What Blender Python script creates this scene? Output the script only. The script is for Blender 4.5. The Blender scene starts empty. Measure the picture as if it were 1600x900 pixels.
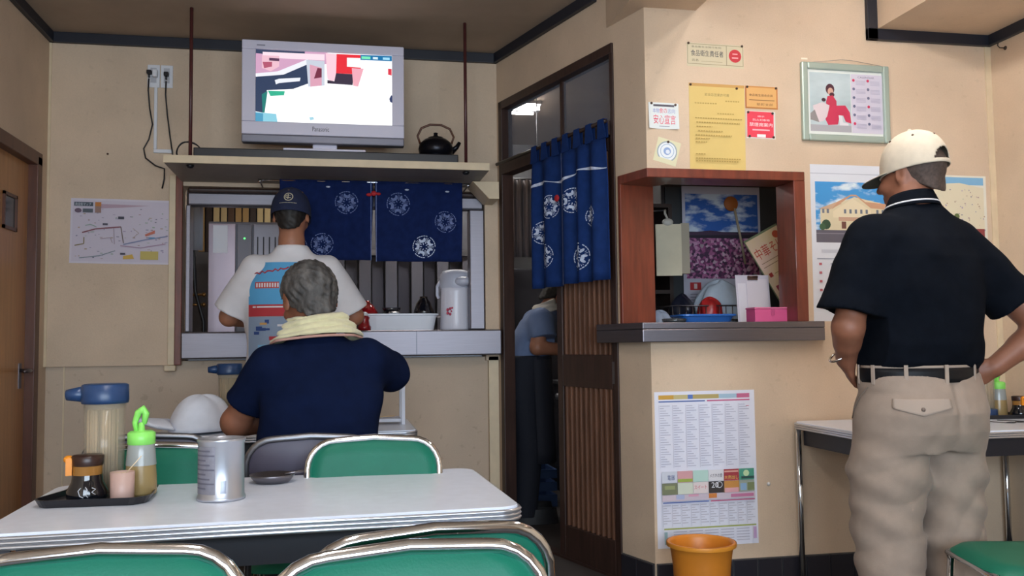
import bpy, math, random
import numpy as np
from math import sin, cos, pi, radians
from mathutils import Matrix, Vector, Euler

# ------------------------------------------------------------------ camera
SC = bpy.context.scene
COL = SC.collection
yaw, pitch, roll = radians(10.9), radians(3.5), 0.012
fw = Vector((sin(yaw)*cos(pitch), cos(yaw)*cos(pitch), sin(pitch)))
rt = Vector((cos(yaw), -sin(yaw), 0)); up = rt.cross(fw)
rt, up = rt*cos(roll) - up*sin(roll), up*cos(roll) + rt*sin(roll)
cam_data = bpy.data.cameras.new('camera'); cam_data.lens = 31.5; cam_data.sensor_width = 36; cam_data.clip_start = .05
cam = bpy.data.objects.new('camera', cam_data); COL.objects.link(cam)
cam.matrix_world = Matrix((( rt.x, up.x, -fw.x, 0), (rt.y, up.y, -fw.y, 0), (rt.z, up.z, -fw.z, 1.05), (0, 0, 0, 1)))
SC.camera = cam

# ------------------------------------------------------------------ world, large lights, exposure
world = bpy.data.worlds.new('world'); SC.world = world; world.use_nodes = True
world.node_tree.nodes['Background'].inputs[0].default_value = (.72, .84, 1, 1)
world.node_tree.nodes['Background'].inputs[1].default_value = .6
def area_light(name, loc, rot, sx, sy, power, col):
    d = bpy.data.lights.new(name, 'AREA'); d.shape = 'RECTANGLE'; d.size = sx; d.size_y = sy; d.energy = power; d.color = col
    o = bpy.data.objects.new(name, d); COL.objects.link(o); o.location = loc; o.rotation_euler = rot
    return o
# daylight through the shop window behind the camera
area_light('shop_window_daylight', (.3, -1.72, 1.4), (radians(90), 0, 0), 2.8, 1.4, 150, (.72, .86, 1))
vs = SC.view_settings
vs.view_transform = 'Standard'; vs.look = 'None'; vs.exposure = 0; vs.gamma = 1; vs.use_curve_mapping = False
SC.cycles.use_denoising = True
SC.cycles.max_bounces = 8
LAMP_MAIN, LAMP_LEFT, LAMP_KITCHEN = 65, 38, 24

# ------------------------------------------------------------------ helpers
def lin(h):
    if not isinstance(h, str): return tuple(h)
    h = h.lstrip('#'); c = [int(h[i:i+2], 16)/255 for i in (0, 2, 4)]
    return tuple(x/12.92 if x <= .04045 else ((x+.055)/1.055)**2.4 for x in c)
MATS = {}
def mat(name, col, rough=.6, metal=0, noise=0, nscale=15, bump=0, bscale=150, emit=0, alpha=1, trans=0, sheen=0, coat=0, stretch=None, col2=None, spec=.5):
    if name in MATS: return MATS[name]
    m = bpy.data.materials.new(name); m.use_nodes = True; MATS[name] = m
    nt = m.node_tree; b = nt.nodes['Principled BSDF']; L = nt.links.new
    c = lin(col); b.inputs['Base Color'].default_value = (*c, 1)
    b.inputs['Roughness'].default_value = rough; b.inputs['Metallic'].default_value = metal
    b.inputs['Specular IOR Level'].default_value = spec
    if coat: b.inputs['Coat Weight'].default_value = coat
    if sheen: b.inputs['Sheen Weight'].default_value = sheen
    if trans: b.inputs['Transmission Weight'].default_value = trans
    if alpha < 1: b.inputs['Alpha'].default_value = alpha
    if emit:
        b.inputs['Emission Color'].default_value = (*c, 1); b.inputs['Emission Strength'].default_value = emit
    if noise or bump or col2:
        tc = nt.nodes.new('ShaderNodeTexCoord'); mp = nt.nodes.new('ShaderNodeMapping'); L(tc.outputs['Object'], mp.inputs[0])
        if stretch: mp.inputs['Scale'].default_value = stretch
    if noise or col2:
        n = nt.nodes.new('ShaderNodeTexNoise'); n.inputs['Scale'].default_value = nscale; n.inputs['Detail'].default_value = 5
        L(mp.outputs[0], n.inputs['Vector'])
        r = nt.nodes.new('ShaderNodeValToRGB'); L(n.outputs['Fac'], r.inputs[0]); L(r.outputs[0], b.inputs['Base Color'])
        r.color_ramp.elements[0].position = .3; r.color_ramp.elements[1].position = .7
        a2 = lin(col2) if col2 else tuple(x*(1-noise) for x in c); a1 = c if col2 else tuple(min(1, x*(1+noise)) for x in c)
        r.color_ramp.elements[0].color = (*a2, 1); r.color_ramp.elements[1].color = (*a1, 1)
    if bump:
        n2 = nt.nodes.new('ShaderNodeTexNoise'); n2.inputs['Scale'].default_value = bscale; n2.inputs['Detail'].default_value = 3
        L(mp.outputs[0], n2.inputs['Vector'])
        bp = nt.nodes.new('ShaderNodeBump'); bp.inputs['Strength'].default_value = bump; bp.inputs['Distance'].default_value = .004
        L(n2.outputs['Fac'], bp.inputs['Height']); L(bp.outputs[0], b.inputs['Normal'])
    return m
def ink(h):                      # flat printing ink
    return mat('ink_'+h.lstrip('#'), h, .6)
def glow(h, s=1.0):              # lit pixels of a screen
    k = 'pixel_%s_%s' % (h.lstrip('#'), s)
    if k in MATS: return MATS[k]
    m = mat(k, '#000000', .25); b = m.node_tree.nodes['Principled BSDF']
    b.inputs['Emission Color'].default_value = (*lin(h), 1); b.inputs['Emission Strength'].default_value = s
    return m

class MB:
    """collects geometry; build() links it as ONE mesh object"""
    def __init__(s): s.v = []; s.f = []; s.mi = []; s.sm = []
    def add(s, vs, fs, mi=0, smooth=False, T=None):
        o = len(s.v)
        if T is not None: vs = [tuple(T @ Vector(v)) for v in vs]
        s.v += [tuple(v) for v in vs]; s.f += [tuple(i+o for i in f) for f in fs]
        s.mi += [mi]*len(fs); s.sm += [smooth]*len(fs); return s
    def b(s, x0, x1, y0, y1, z0, z1, mi=0, T=None):
        return s.add([(x0,y0,z0),(x1,y0,z0),(x1,y1,z0),(x0,y1,z0),(x0,y0,z1),(x1,y0,z1),(x1,y1,z1),(x0,y1,z1)],
                     [(3,2,1,0),(4,5,6,7),(0,1,5,4),(1,2,6,5),(2,3,7,6),(3,0,4,7)], mi, False, T)
    def prism(s, poly, z0, z1, mi=0, T=None):        # plan polygon (ccw) extruded in z
        n = len(poly)
        vs = [(x, y, z0) for x, y in poly] + [(x, y, z1) for x, y in poly]
        fs = [tuple(range(n))[::-1], tuple(range(n, 2*n))] + [(i, (i+1) % n, n+(i+1) % n, n+i) for i in range(n)]
        return s.add(vs, fs, mi, False, T)
    def lathe(s, prof, n=24, mi=0, T=None, smooth=True, a0=0, a1=2*pi):
        full = abs(a1-a0-2*pi) < 1e-6; k = n if full else n+1; vs = []; fs = []
        for r, z in prof:
            for i in range(k):
                a = a0+(a1-a0)*i/n; vs.append((r*cos(a), r*sin(a), z))
        for j in range(len(prof)-1):
            for i in range(n):
                i2 = (i+1) % k; fs.append((j*k+i, j*k+i2, (j+1)*k+i2, (j+1)*k+i))
        return s.add(vs, fs, mi, smooth, T)
    def tube(s, path, r, n=8, mi=0, closed=False, T=None, caps=True):
        P = [Vector(p) for p in path]; N = len(P); vs = []; fs = []
        R = r if hasattr(r, '__len__') else [r]*N
        prev = None
        for i, p in enumerate(P):
            a = P[(i-1) % N] if (closed or i > 0) else p; c = P[(i+1) % N] if (closed or i < N-1) else p
            t = (c-a).normalized()
            if prev is None:
                u = t.orthogonal().normalized()
            else:
                u = (prev - t*prev.dot(t));
                u = u.normalized() if u.length > 1e-6 else t.orthogonal().normalized()
            prev = u; w = t.cross(u)
            for k in range(n):
                q = 2*pi*k/n; vs.append(p + (u*cos(q)+w*sin(q))*R[i])
        for i in range(N if closed else N-1):
            j = (i+1) % N
            for k in range(n): fs.append((i*n+k, i*n+(k+1) % n, j*n+(k+1) % n, j*n+k))
        if caps and not closed: fs += [tuple(range(n))[::-1], tuple((N-1)*n+k for k in range(n))]
        return s.add(vs, fs, mi, True, T)
    def cyl(s, p0, p1, r, n=12, mi=0, r1=None, T=None): return s.tube([p0, p1], [r, r if r1 is None else r1], n, mi, T=T)
    def grid(s, fn, nu, nv, mi=0, smooth=True, T=None, wrap=False):
        vs = [fn(i/nu, j/nv) for j in range(nv+1) for i in range(nu+(0 if wrap else 1))]; k = nu if wrap else nu+1
        fs = [(j*k+i, j*k+(i+1) % k, (j+1)*k+(i+1) % k, (j+1)*k+i) for j in range(nv) for i in range(nu)]
        return s.add(vs, fs, mi, smooth, T)
    def ball(s, c, r, nu=14, nv=9, mi=0, T=None):
        r = r if hasattr(r, '__len__') else (r, r, r)
        return s.grid(lambda u, v: (c[0]+r[0]*cos(2*pi*u)*sin(pi*v), c[1]+r[1]*sin(2*pi*u)*sin(pi*v), c[2]-r[2]*cos(pi*v)), nu, nv, mi, True, T, True)
    def build(s, name, mats, parent=None, loc=None, rz=0, bevel=0, solid=0):
        me = bpy.data.meshes.new(name); me.from_pydata(s.v, [], s.f)
        for m in (mats if isinstance(mats, (list, tuple)) else [mats]): me.materials.append(m)
        me.polygons.foreach_set('material_index', s.mi); me.polygons.foreach_set('use_smooth', s.sm); me.update()
        o = bpy.data.objects.new(name, me); COL.objects.link(o)
        if parent: o.parent = parent
        if loc: o.location = loc
        if rz: o.rotation_euler = (0, 0, rz)
        if solid:
            d = o.modifiers.new('thickness', 'SOLIDIFY'); d.thickness = solid; d.offset = 0
        if bevel:
            d = o.modifiers.new('edge', 'BEVEL'); d.width = bevel; d.segments = 2; d.limit_method = 'ANGLE'; d.angle_limit = radians(50); d.harden_normals = False
        return o
def box(x0, x1, y0, y1, z0, z1): return MB().b(x0, x1, y0, y1, z0, z1)
def tag(o, label, cat, group=None):
    o['label'] = label; o['category'] = cat
    if group: o['group'] = group
    return o
def thing(name, label, cat, loc=(0, 0, 0), rz=0, group=None, rot=None):
    o = bpy.data.objects.new(name, None); COL.objects.link(o); o.empty_display_size = .05
    o.location = loc; o.rotation_euler = rot if rot else (0, 0, rz)
    return tag(o, label, cat, group)
def struct(o): o['kind'] = 'structure'; return o
def dup(root, loc=None, rz=None, label=None, group=None):
    def cp(o, par):
        c = o.copy(); COL.objects.link(c); c.parent = par
        for ch in list(o.children): cp(ch, c)
        return c
    r = cp(root, None)
    if loc: r.location = loc
    if rz is not None: r.rotation_euler = (0, 0, rz)
    if label: r['label'] = label
    if group: r['group'] = group
    return r
TEXT = {}
def text_geo(body):
    """outline of a line of text as triangles in a 1 x 1 box"""
    if body in TEXT: return TEXT[body]
    c = bpy.data.curves.new('lettering', 'FONT'); c.body = body; c.resolution_u = 3
    o = bpy.data.objects.new('lettering', c); COL.objects.link(o)
    bpy.context.view_layer.update()
    me = bpy.data.meshes.new_from_object(o.evaluated_get(bpy.context.evaluated_depsgraph_get()))
    vs = [tuple(v.co) for v in me.vertices]; fs = [tuple(p.vertices) for p in me.polygons]
    bpy.data.objects.remove(o); bpy.data.curves.remove(c); bpy.data.meshes.remove(me)
    if vs:
        x0 = min(v[0] for v in vs); x1 = max(v[0] for v in vs); y0 = min(v[1] for v in vs); y1 = max(v[1] for v in vs)
        vs = [((x-x0)/max(x1-x0, 1e-6), (y-y0)/max(y1-y0, 1e-6)) for x, y, z in vs]
    TEXT[body] = (vs, fs); return TEXT[body]
class Print:
    """flat printing on a sheet of w x h; u to the right, v down, both 0..1; lies in the xz plane facing -y"""
    def __init__(s, w, h, y0=-.0005, step=.00006, surf=None, em=None):
        s.w, s.h, s.y, s.step, s.mb, s.mats, s.ix = w, h, y0, step, MB(), [], {}
        s.surf = surf; s.em = em
    def m(s, col):
        k = col if isinstance(col, str) else col.name
        if k not in s.ix:
            s.ix[k] = len(s.mats); s.mats.append(col if not isinstance(col, str) else (glow(col, s.em) if s.em else ink(col)))
        return s.ix[k]
    def P(s, u, v):
        x, z = u*s.w, s.h*(1-v)
        return (x, s.y+(s.surf(x, z) if s.surf else 0), z)
    def poly(s, pts, col):
        s.y -= s.step; s.mb.add([s.P(*p) for p in pts], [tuple(range(len(pts)))], s.m(col)); return s
    def r(s, u0, v0, u1, v1, col): return s.poly([(u0, v1), (u1, v1), (u1, v0), (u0, v0)], col)
    def c(s, u, v, ru, col, n=16, rv=None, a=0):
        rv = rv if rv is not None else ru*s.w/s.h
        return s.poly([(u+ru*cos(2*pi*i/n+a), v-rv*sin(2*pi*i/n+a)) for i in range(n)], col)
    def ring(s, u, v, ru, wd, col, n=24):
        k = s.w/s.h; s.y -= s.step; vs = []
        for i in range(n):
            a = 2*pi*i/n; vs += [s.P(u+ru*cos(a), v+ru*k*sin(a)), s.P(u+(ru-wd)*cos(a), v+(ru-wd)*k*sin(a))]
        s.mb.add(vs, [(2*i, 2*i+1, (2*i+3) % (2*n), (2*i+2) % (2*n)) for i in range(n)], s.m(col)); return s
    def line(s, pts, wd, col):                    # wd in metres
        for (u0, v0), (u1, v1) in zip(pts, pts[1:]):
            dx, dz = (u1-u0)*s.w, (v1-v0)*s.h; l = math.hypot(dx, dz) or 1; nx, nz = -dz/l*wd/2/s.w, dx/l*wd/2/s.h
            s.poly([(u0+nx, v0+nz), (u1+nx, v1+nz), (u1-nx, v1-nz), (u0-nx, v0-nz)], col)
        return s
    def t(s, u0, v0, u1, v1, body, col):
        vs, fs = text_geo(body); s.y -= s.step
        if vs: s.mb.add([s.P(u0+(u1-u0)*a, v1+(v0-v1)*b) for a, b in vs], fs, s.m(col))
        return s
    def build(s, parent, name='print'):
        return s.mb.build(name, s.mats, parent)
def sheet(name, label, cat, loc, w, h, paper='#e6e6ea', tilt=0, curl=0, rz=0, thick=.0006, group=None, pins=(), pinm=None):
    """a sheet of paper pinned flat: origin at its lower left corner, facing -y; returns thing, Print"""
    t = thing(name, label, cat, loc, group=group, rot=(0, tilt, rz))
    sf = (lambda x, z: -curl*((x/w-.5)**2)*4*(1-z/h)) if curl else None
    mb = MB()
    f = lambda y: (lambda u, v: (u*w, y+(sf(u*w, v*h) if sf else 0), v*h))
    if curl:
        mb.grid(f(-thick), 12, 6); k = len(mb.v); mb.grid(lambda u, v: f(0)(1-u, v), 12, 6)
    else: mb.b(0, w, -thick, 0, 0, h)
    mb.build('sheet', mat('paper_'+paper.lstrip('#'), paper, .7, noise=.02, nscale=9), t)
    for u, v in pins:
        MB().lathe([(0, .006), (.003, .0055), (.0055, .003), (.0055, 0)], 10, T=Matrix.Translation((u*w, -thick+(sf(u*w, (1-v)*h) if sf else 0), (1-v)*h)) @ Matrix.Rotation(pi/2, 4, 'X')).build('pin', pinm or MATS['pin'], t)
    return t, Print(w, h, -thick-.0001, surf=sf)

# ------------------------------------------------------------------ materials
def wall_material(name, base, dirt=.35):
    m = bpy.data.materials.new(name); m.use_nodes = True; MATS[name] = m
    nt = m.node_tree; b = nt.nodes['Principled BSDF']; L = nt.links.new; b.inputs['Roughness'].default_value = .75
    tc = nt.nodes.new('ShaderNodeTexCoord'); c = lin(base)
    def noise(sc, det, lo, hi, c0, c1):
        n = nt.nodes.new('ShaderNodeTexNoise'); n.inputs['Scale'].default_value = sc; n.inputs['Detail'].default_value = det
        L(tc.outputs['Object'], n.inputs['Vector']); r = nt.nodes.new('ShaderNodeValToRGB'); L(n.outputs['Fac'], r.inputs[0])
        r.color_ramp.elements[0].position = lo; r.color_ramp.elements[1].position = hi
        r.color_ramp.elements[0].color = (*c0, 1); r.color_ramp.elements[1].color = (*c1, 1); return r.outputs[0], n
    def mul(a, bb):
        x = nt.nodes.new('ShaderNodeMix'); x.data_type = 'RGBA'; x.blend_type = 'MULTIPLY'; x.inputs[0].default_value = 1
        L(a, x.inputs[6]); L(bb, x.inputs[7]); return x.outputs[2]
    a, _ = noise(3, 4, .3, .7, tuple(x*.9 for x in c), tuple(min(1, x*1.06) for x in c))
    d, _ = noise(26, 6, .27, .36, (1-dirt, 1-dirt*1.1, 1-dirt*1.2), (1, 1, 1))
    e, n3 = noise(160, 2, .3, .7, (.95, .95, .95), (1, 1, 1))
    L(mul(mul(a, d), e), b.inputs['Base Color'])
    bp = nt.nodes.new('ShaderNodeBump'); bp.inputs['Strength'].default_value = .25; bp.inputs['Distance'].default_value = .002
    L(n3.outputs['Fac'], bp.inputs['Height']); L(bp.outputs[0], b.inputs['Normal'])
    return m
WALL = wall_material('tan_wallpaper', '#d6bea4', .07)
WALL_LOW = wall_material('tan_wallpaper_stained', '#cdb8a2', .15)
CEIL = mat('ceiling_board', '#a8937f', .8, noise=.08, nscale=4)
TRIM = mat('black_painted_trim', '#20222c', .45)
WOOD_R = mat('red_brown_wood', '#6e2f1e', .35, noise=.25, nscale=6, stretch=(8, 8, 1), coat=.3)
WOOD_D = mat('dark_stained_wood', '#3a2620', .45, noise=.3, nscale=5, stretch=(10, 10, 1))
WOOD_S = mat('slat_wood', '#6f4b38', .5, noise=.25, nscale=5, stretch=(10, 10, 1))
DOORM = mat('brown_door_veneer', '#ac7848', .4, noise=.12, nscale=4, stretch=(10, 10, .8), coat=.15)
BEIGE = mat('cream_painted_wood', '#d8c4a4', .5, noise=.06)
STEEL = mat('brushed_steel', '#7e7a80', .42, 1, noise=.06, nscale=8, stretch=(1, 1, 60))
CHROME = mat('chrome', '#d6d8dc', .12, 1)
DSTEEL = mat('dull_steel', '#8f9096', .42, 1)
BLACK = mat('black_plastic', '#14141a', .4)
WHITE = mat('white_plastic', '#e2e2e6', .4)
GREYW = mat('kitchen_grey_wall', '#77777c', .7, noise=.1, nscale=5)
DARK = mat('kitchen_dark', '#2b2b31', .6, noise=.2)
TILE = mat('dark_wall_tile', '#26252d', .3, noise=.15, nscale=10)
GROUT = mat('tile_grout', '#5a5654', .9)
FLOOR = mat('dark_floor', '#3d3836', .5, noise=.2, nscale=8)
mat('pin', '#4a3226', .35)
GLASS = mat('clear_glass', '#ffffff', .03, trans=1)

# ------------------------------------------------------------------ the setting
H = 2.69; XL = -1.48; XR = 2.97; YB = 4.94; YR = 3.6; YF = -1.8
P0 = Vector((1.285, 3.6)); B0 = Vector((.875, 4.94)); dv = (B0-P0).normalized(); nv = Vector((dv.y, -dv.x)); LD = (B0-P0).length
def dg(s, o=0):                     # point on the slanting door wall: s along it from the pillar corner, o into the kitchen
    p = P0 + dv*s + nv*o; return (p.x, p.y)
def dslab(mb, s0, s1, o0, o1, z0, z1, mi=0):
    return mb.prism([dg(s1, o0), dg(s0, o0), dg(s0, o1), dg(s1, o1)], z0, z1, mi)
DM = Matrix(((-dv.x, nv.x, 0, B0.x), (-dv.y, nv.y, 0, B0.y), (0, 0, 1, 0), (0, 0, 0, 1)))   # local frame on the door wall: x from the back corner towards the pillar, y inwards

struct(MB().b(-1.7, 3.3, YF-.1, 7.4, -.1, 0).build('floor', FLOOR))
struct(MB().b(-1.7, 3.3, YF-.1, 7.4, H, H+.1).build('ceiling', CEIL))
w = MB()
w.b(XL, -.815, YB, YB+.12, .955, H).b(-.815, .80, YB, YB+.12, 1.90, H).b(.80, .93, YB, YB+.12, .955, H)
struct(w.build('wall_back', WALL))
struct(box(XL, .90, YB+.035, YB+.12, 0, .975).build('wall_back_low', WALL_LOW))
# left wall with a door opening
w = MB(); w.b(XL-.12, XL, YF, 3.86, 0, H).b(XL-.12, XL, 3.86, 4.80, 2.0, H).b(XL-.12, XL, 4.80, 7.3, 0, H)
struct(w.build('wall_left', WALL))
w = MB(); w.b(XL-.12, XL+.02, 4.735, 4.80, 0, 2.0).b(XL-.12, XL+.02, 3.86, 3.925, 0, 2.0).b(XL-.12, XL+.02, 3.86, 4.80, 1.955, 2.02)
dr = struct(w.build('door_2', mat('door_frame_brown', '#57301f', .4, noise=.2, nscale=5, stretch=(8, 8, 1)), bevel=.004))
lf = box(XL-.06, XL-.025, 3.925, 4.735, .01, 1.955).build('door_leaf', DOORM, dr)
hd = MB(); hd.b(XL-.026, XL-.022, 4.655, 4.69, .86, .98).cyl((XL-.024, 4.672, .945), (XL+.025, 4.672, .945), .009).tube([(XL+.025, 4.672, .945), (XL+.032, 4.65, .945), (XL+.03, 4.56, .943)], .008)
hd.build('door_handle', STEEL, lf)
wf = MB(); 
for a, b2, c, d in ((4.40, 4.415, 1.60, 1.77), (4.555, 4.57, 1.60, 1.77), (4.40, 4.57, 1.60, 1.615), (4.40, 4.57, 1.755, 1.77)): wf.b(XL-.028, XL-.015, a, b2, c, d)
wf.build('window_frame', mat('door_frame_brown', ''), lf)
box(XL-.027, XL-.022, 4.415, 4.555, 1.615, 1.755).build('window_pane', mat('dark_pane', '#2a241f', .15), lf)
# right hand wall, wall behind the camera
struct(box(XR, XR+.12, YF, 7.3, 0, H).build('wall_right', WALL))
w = MB(); w.b(-1.6, -1.1, YF-.12, YF, 0, H).b(1.7, 3.09, YF-.12, YF, 0, H).b(-1.1, 1.7, YF-.12, YF, 0, .7).b(-1.1, 1.7, YF-.12, YF, 2.1, H)
struct(w.build('wall_front', WALL))
fr = MB()
for x in (-1.1, -.18, .74, 1.66): fr.b(x, x+.04, YF-.08, YF-.02, .7, 2.1)
fr.b(-1.1, 1.7, YF-.08, YF-.02, .7, .74).b(-1.1, 1.7, YF-.08, YF-.02, 2.06, 2.1)
fo = struct(fr.build('window_1', mat('window_alu', '#9a9a9c', .4, .8)))
for x in (-1.06, -.14, .78): box(x, x+.88, YF-.055, YF-.05, .74, 2.06).build('pane', mat('frosted_pane', '#f4f8ff', .6, trans=.5), fo)
# slanting wall with the sliding door
w = MB()
dslab(w, 0, LD+.03, 0, .14, 2.40, H); dslab(w, 1.36, LD+.03, 0, .055, 0, 2.40); dslab(w, 0, .235, 0, .14, 1.785, 2.40); dslab(w, .19, .235, 0, .14, 1.1, 1.785); dslab(w, 0, .235, 0, .14, 0, 1.1)
struct(w.build('wall_door', WALL))
w = MB(); w.b(P0.x, XR, YR, YR+.14, 1.785, H).b(2.0, XR, YR, YR+.14, 0, 1.785).b(P0.x, 2.0, YR, YR+.14, 0, 1.1)
struct(w.build('wall_hatch', WALL))
# kitchen shell
struct(box(-1.6, 3.1, 7.2, 7.3, 0, H).build('wall_kitchen', GREYW))
# beam and dropped ceiling
struct(MB().prism([(1.2, YF), (1.523, YF), (1.523, 3.62), (1.30, 3.62), (1.212, 3.86), (1.2, 3.87)], 2.485, H).build('trim_1', WALL))
struct(box(2.385, XR, YF, YR, 2.445, H).build('trim_2', WALL))
t = MB(); t.b(2.335, XR, YR-.022, YR, 2.395, 2.448).b(2.335, 2.387, YR-.022, YR, 2.395, H).b(XR-.022, XR, YF, YR, 2.395, 2.448).b(2.365, 2.387, YF, YF+.02, 2.4, H)
struct(t.build('trim_3', TRIM, bevel=.003))
# black cornice
t = MB(); t.b(XL, B0.x, YB-.025, YB, H-.055, H); struct(t.build('trim_4', TRIM, bevel=.003))
t = MB(); t.b(XL, XL+.025, YF, YB, H-.055, H); struct(t.build('trim_5', TRIM, bevel=.003))
t = MB(); dslab(t, .36, LD, -.025, 0, H-.055, H); struct(t.build('trim_6', TRIM, bevel=.003))
# strips: corner bead left, recess edge right
struct(box(XL, XL+.012, YB-.006, YB, .955, H-.055).build('trim_7', BEIGE))
struct(box(.815, .87, YB-.0, YB+.04, 0, .975).build('trim_8', BEIGE))
struct(box(-1.395, -1.388, YB+.03, YB+.036, 0, .955).build('trim_9', BEIGE))
struct(box(XR-.03, XR, YR-.006, YR, 0.1, 2.395).build('trim_10', BEIGE))
# hatch frame of red brown wood, opening wraps the pillar corner
f = MB()
dslab(f, .185, .205, -.012, .17, 1.128, 1.785)
struct(f.build('trim_11', WOOD_R, bevel=.003))
f = MB(); f.prism([dg(.205, -.012), (P0.x-.006, YR-.014), (2.006, YR-.014), (2.006, YR+.15), (P0.x+.14, YR+.15), dg(.205, .15)], 1.745, 1.785)
struct(f.build('trim_12', WOOD_R, bevel=.003))
struct(box(1.952, 2.006, YR-.014, YR+.15, 1.128, 1.745).build('trim_13', WOOD_R, bevel=.003))
# dark tiled skirting: every tile a piece
def skirting(name, x0, x1, M):
    o = struct(MB().b(x0, x1, -.006, .002, 0, .128, T=M).build(name, GROUT)); n = max(1, round((x1-x0)/.108)); wd = (x1-x0)/n
    me = None
    for i in range(n):
        if me is None:
            t = MB().b(.0025, wd-.0025, -.013, -.004, .012, .125).build('tile', TILE, o, bevel=.002); me = t
        else:
            t = me.copy(); COL.objects.link(t)
        t.matrix_basis = M @ Matrix.Translation((x0+i*wd, 0, 0))
skirting('baseboard_hatch', 1.29, XR-.01, Matrix.Translation((0, YR, 0)))
skirting('baseboard_door', LD-.232, LD-.002, DM)
skirting('baseboard_right', 0.4, 3.55, Matrix.Translation((XR, 4, 0)) @ Matrix.Rotation(-pi/2, 4, 'Z'))
skirting('baseboard_back', XL+.02, .80, Matrix.Translation((0, YB+.035, 0)))

# ------------------------------------------------------------------ lamps (above the picture)
def tube_lamp(label, loc, length, power, col, rz=0, group=None):
    t = thing('fluorescent_lamp', label, 'lamp', loc, rz, group)
    MB().prism([(-.09, -length/2), (.09, -length/2), (.09, length/2), (-.09, length/2)], -.02, 0).prism([(-.03, -length/2), (.03, -length/2), (.03, length/2), (-.03, length/2)], -.05, -.02).build('housing', WHITE, t)
    em = mat('lamp_tube_%s' % label[:12], col, .4, emit=power)
    for x in (-.055, .055):
        MB().cyl((x, -length/2+.03, -.045), (x, length/2-.03, -.045), .015, 10).build('tube', em, t)
    return t
tube_lamp('twin tube fluorescent lamp on the ceiling between beam and dropped ceiling', (1.66, 2.35, H), 1.2, LAMP_MAIN, (1, .975, .94))
tube_lamp('twin tube fluorescent lamp on the dining room ceiling left of the beam', (-.1, 1.2, H), 1.2, LAMP_LEFT, (.72, .86, 1))
tube_lamp('twin tube fluorescent lamp on the kitchen ceiling', (.7, 5.95, H), 1.3, LAMP_KITCHEN, (.95, .98, 1), pi/2)

# ------------------------------------------------------------------ kitchen counter and pass-through
t = thing('kitchen_counter', 'stainless steel counter of the kitchen pass-through under the noren', 'counter', (0, 4.94, 0))
box(-.805, .875, -.09, -.001, .985, 1.125).build('apron', STEEL, t, bevel=.008)
box(-.798, .798, -.02, .55, 1.095, 1.126).build('counter_top', STEEL, t, bevel=.004)
box(-.798, .798, .125, .5, 0, 1.095).build('body', DSTEEL, t)
MB().b(.405, .409, -.0915, -.089, .99, 1.12).build('seam', mat('seam_dark', '#55565c', .4, 1), t)
struct(MB().b(-.797, .797, .02, .1, 1.80, 1.872).b(-.797, .797, .03, .1, 1.872, 1.9, 1).build('trim_14', [STEEL, WOOD_D], loc=(0, 4.94, 0), bevel=.01))
struct(box(.715, .799, 4.955, 5.05, 1.127, 1.80).build('trim_15', STEEL, bevel=.006))
struct(box(-.799, -.776, 4.945, 5.05, 1.127, 1.80).build('trim_16', STEEL, bevel=.004))
struct(box(-.846, -.812, 4.915, 4.941, .955, 1.955).build('trim_17', WOOD_R, bevel=.003))
w = MB(); w.b(-.88, -.847, 4.92, 4.941, .955, 1.955).b(-.893, -.838, 4.905, 4.941, .925, .954)
struct(w.build('trim_18', BEIGE, bevel=.003))

# ------------------------------------------------------------------ television shelf hung from the ceiling
t = thing('hanging_shelf', 'cream edged board shelf hung on brown rods under the television', 'shelf', (0, 4.42, 1.955))
MB().b(-.818, .742, 0, .515, -.034, 0).build('board', mat('shelf_laminate', '#8c8378', .5, noise=.06), t)
MB().b(-.819, .743, -.006, -.0001, -.036, .002).build('front_edge', BEIGE, t, bevel=.002)
for x in (-.705, .63):
    r = MB().cyl((x, .048, -.05), (x, .048, H-1.955), .0085, 10).build('rod', mat('brown_rod', '#4d2525', .4, noise=.2), t)
    MB().lathe([(0, -.052), (.012, -.05), (.018, -.042), (.018, -.036), (0, -.0355)], 8, T=Matrix.Translation((x, .048, 0))).build('nut', BLACK, r)
w = MB(); w.add([(.70, .30, -.036), (.845, .30, -.036), (.845, .30, -.13), (.79, .30, -.13), (.70, .519, -.036), (.845, .519, -.036), (.845, .519, -.13), (.79, .519, -.13)],
      [(0, 3, 2, 1), (4, 5, 6, 7), (0, 1, 5, 4), (1, 2, 6, 5), (2, 3, 7, 6), (3, 0, 4, 7)])
w.build('bracket', BEIGE, t, bevel=.003)
tag(box(-.69, .59, .04, .42, 0, .05).build('stand_board', mat('black_board', '#1b181d', .35), loc=(0, 4.42, 1.9555), bevel=.004), 'long black board lying on the hanging shelf below the television', 'board')

TVZ = 2.042
t = thing('television', 'silver flat television showing a cooking programme', 'television', (-.473, 4.5, 2.006))
W, Hh, z0 = .7935, .512, .042
f = MB()
a, b2, c, d = .083*W, .925*W, z0+.205*Hh, z0+.912*Hh
f.b(0, W, 0, .05, z0+.08*Hh, c).b(0, W, 0, .05, d, z0+Hh).b(0, a, 0, .05, c, d).b(b2, W, 0, .05, c, d)
SILV = mat('silver_lavender_plastic', '#d4d0e0', .35, .05)
f.build('bezel', SILV, t, bevel=.004)
MB().b(.05, W-.05, .05, .13, z0+.05, z0+Hh-.03).build('rear_housing', mat('tv_back', '#3c3c42', .6), t, bevel=.02)
MB().b(0, W, -.004, .055, z0, z0+.078*Hh).build('speaker_bar', mat('speaker_grey', '#7d7c88', .35, .3), t, bevel=.006)
MB().b(.2, .6, -.03, .16, 0, .012).b(.34, .46, .03, .1, .012, z0+.02).build('base', SILV, t, bevel=.004)
p = Print(.3, .03, -.0006); p.t(.35, .1, .62, .9, 'Panasonic', '#3a3a44')
o = p.build(t, 'maker_name'); o.location = (.235, 0, z0+.115*Hh)
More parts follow.
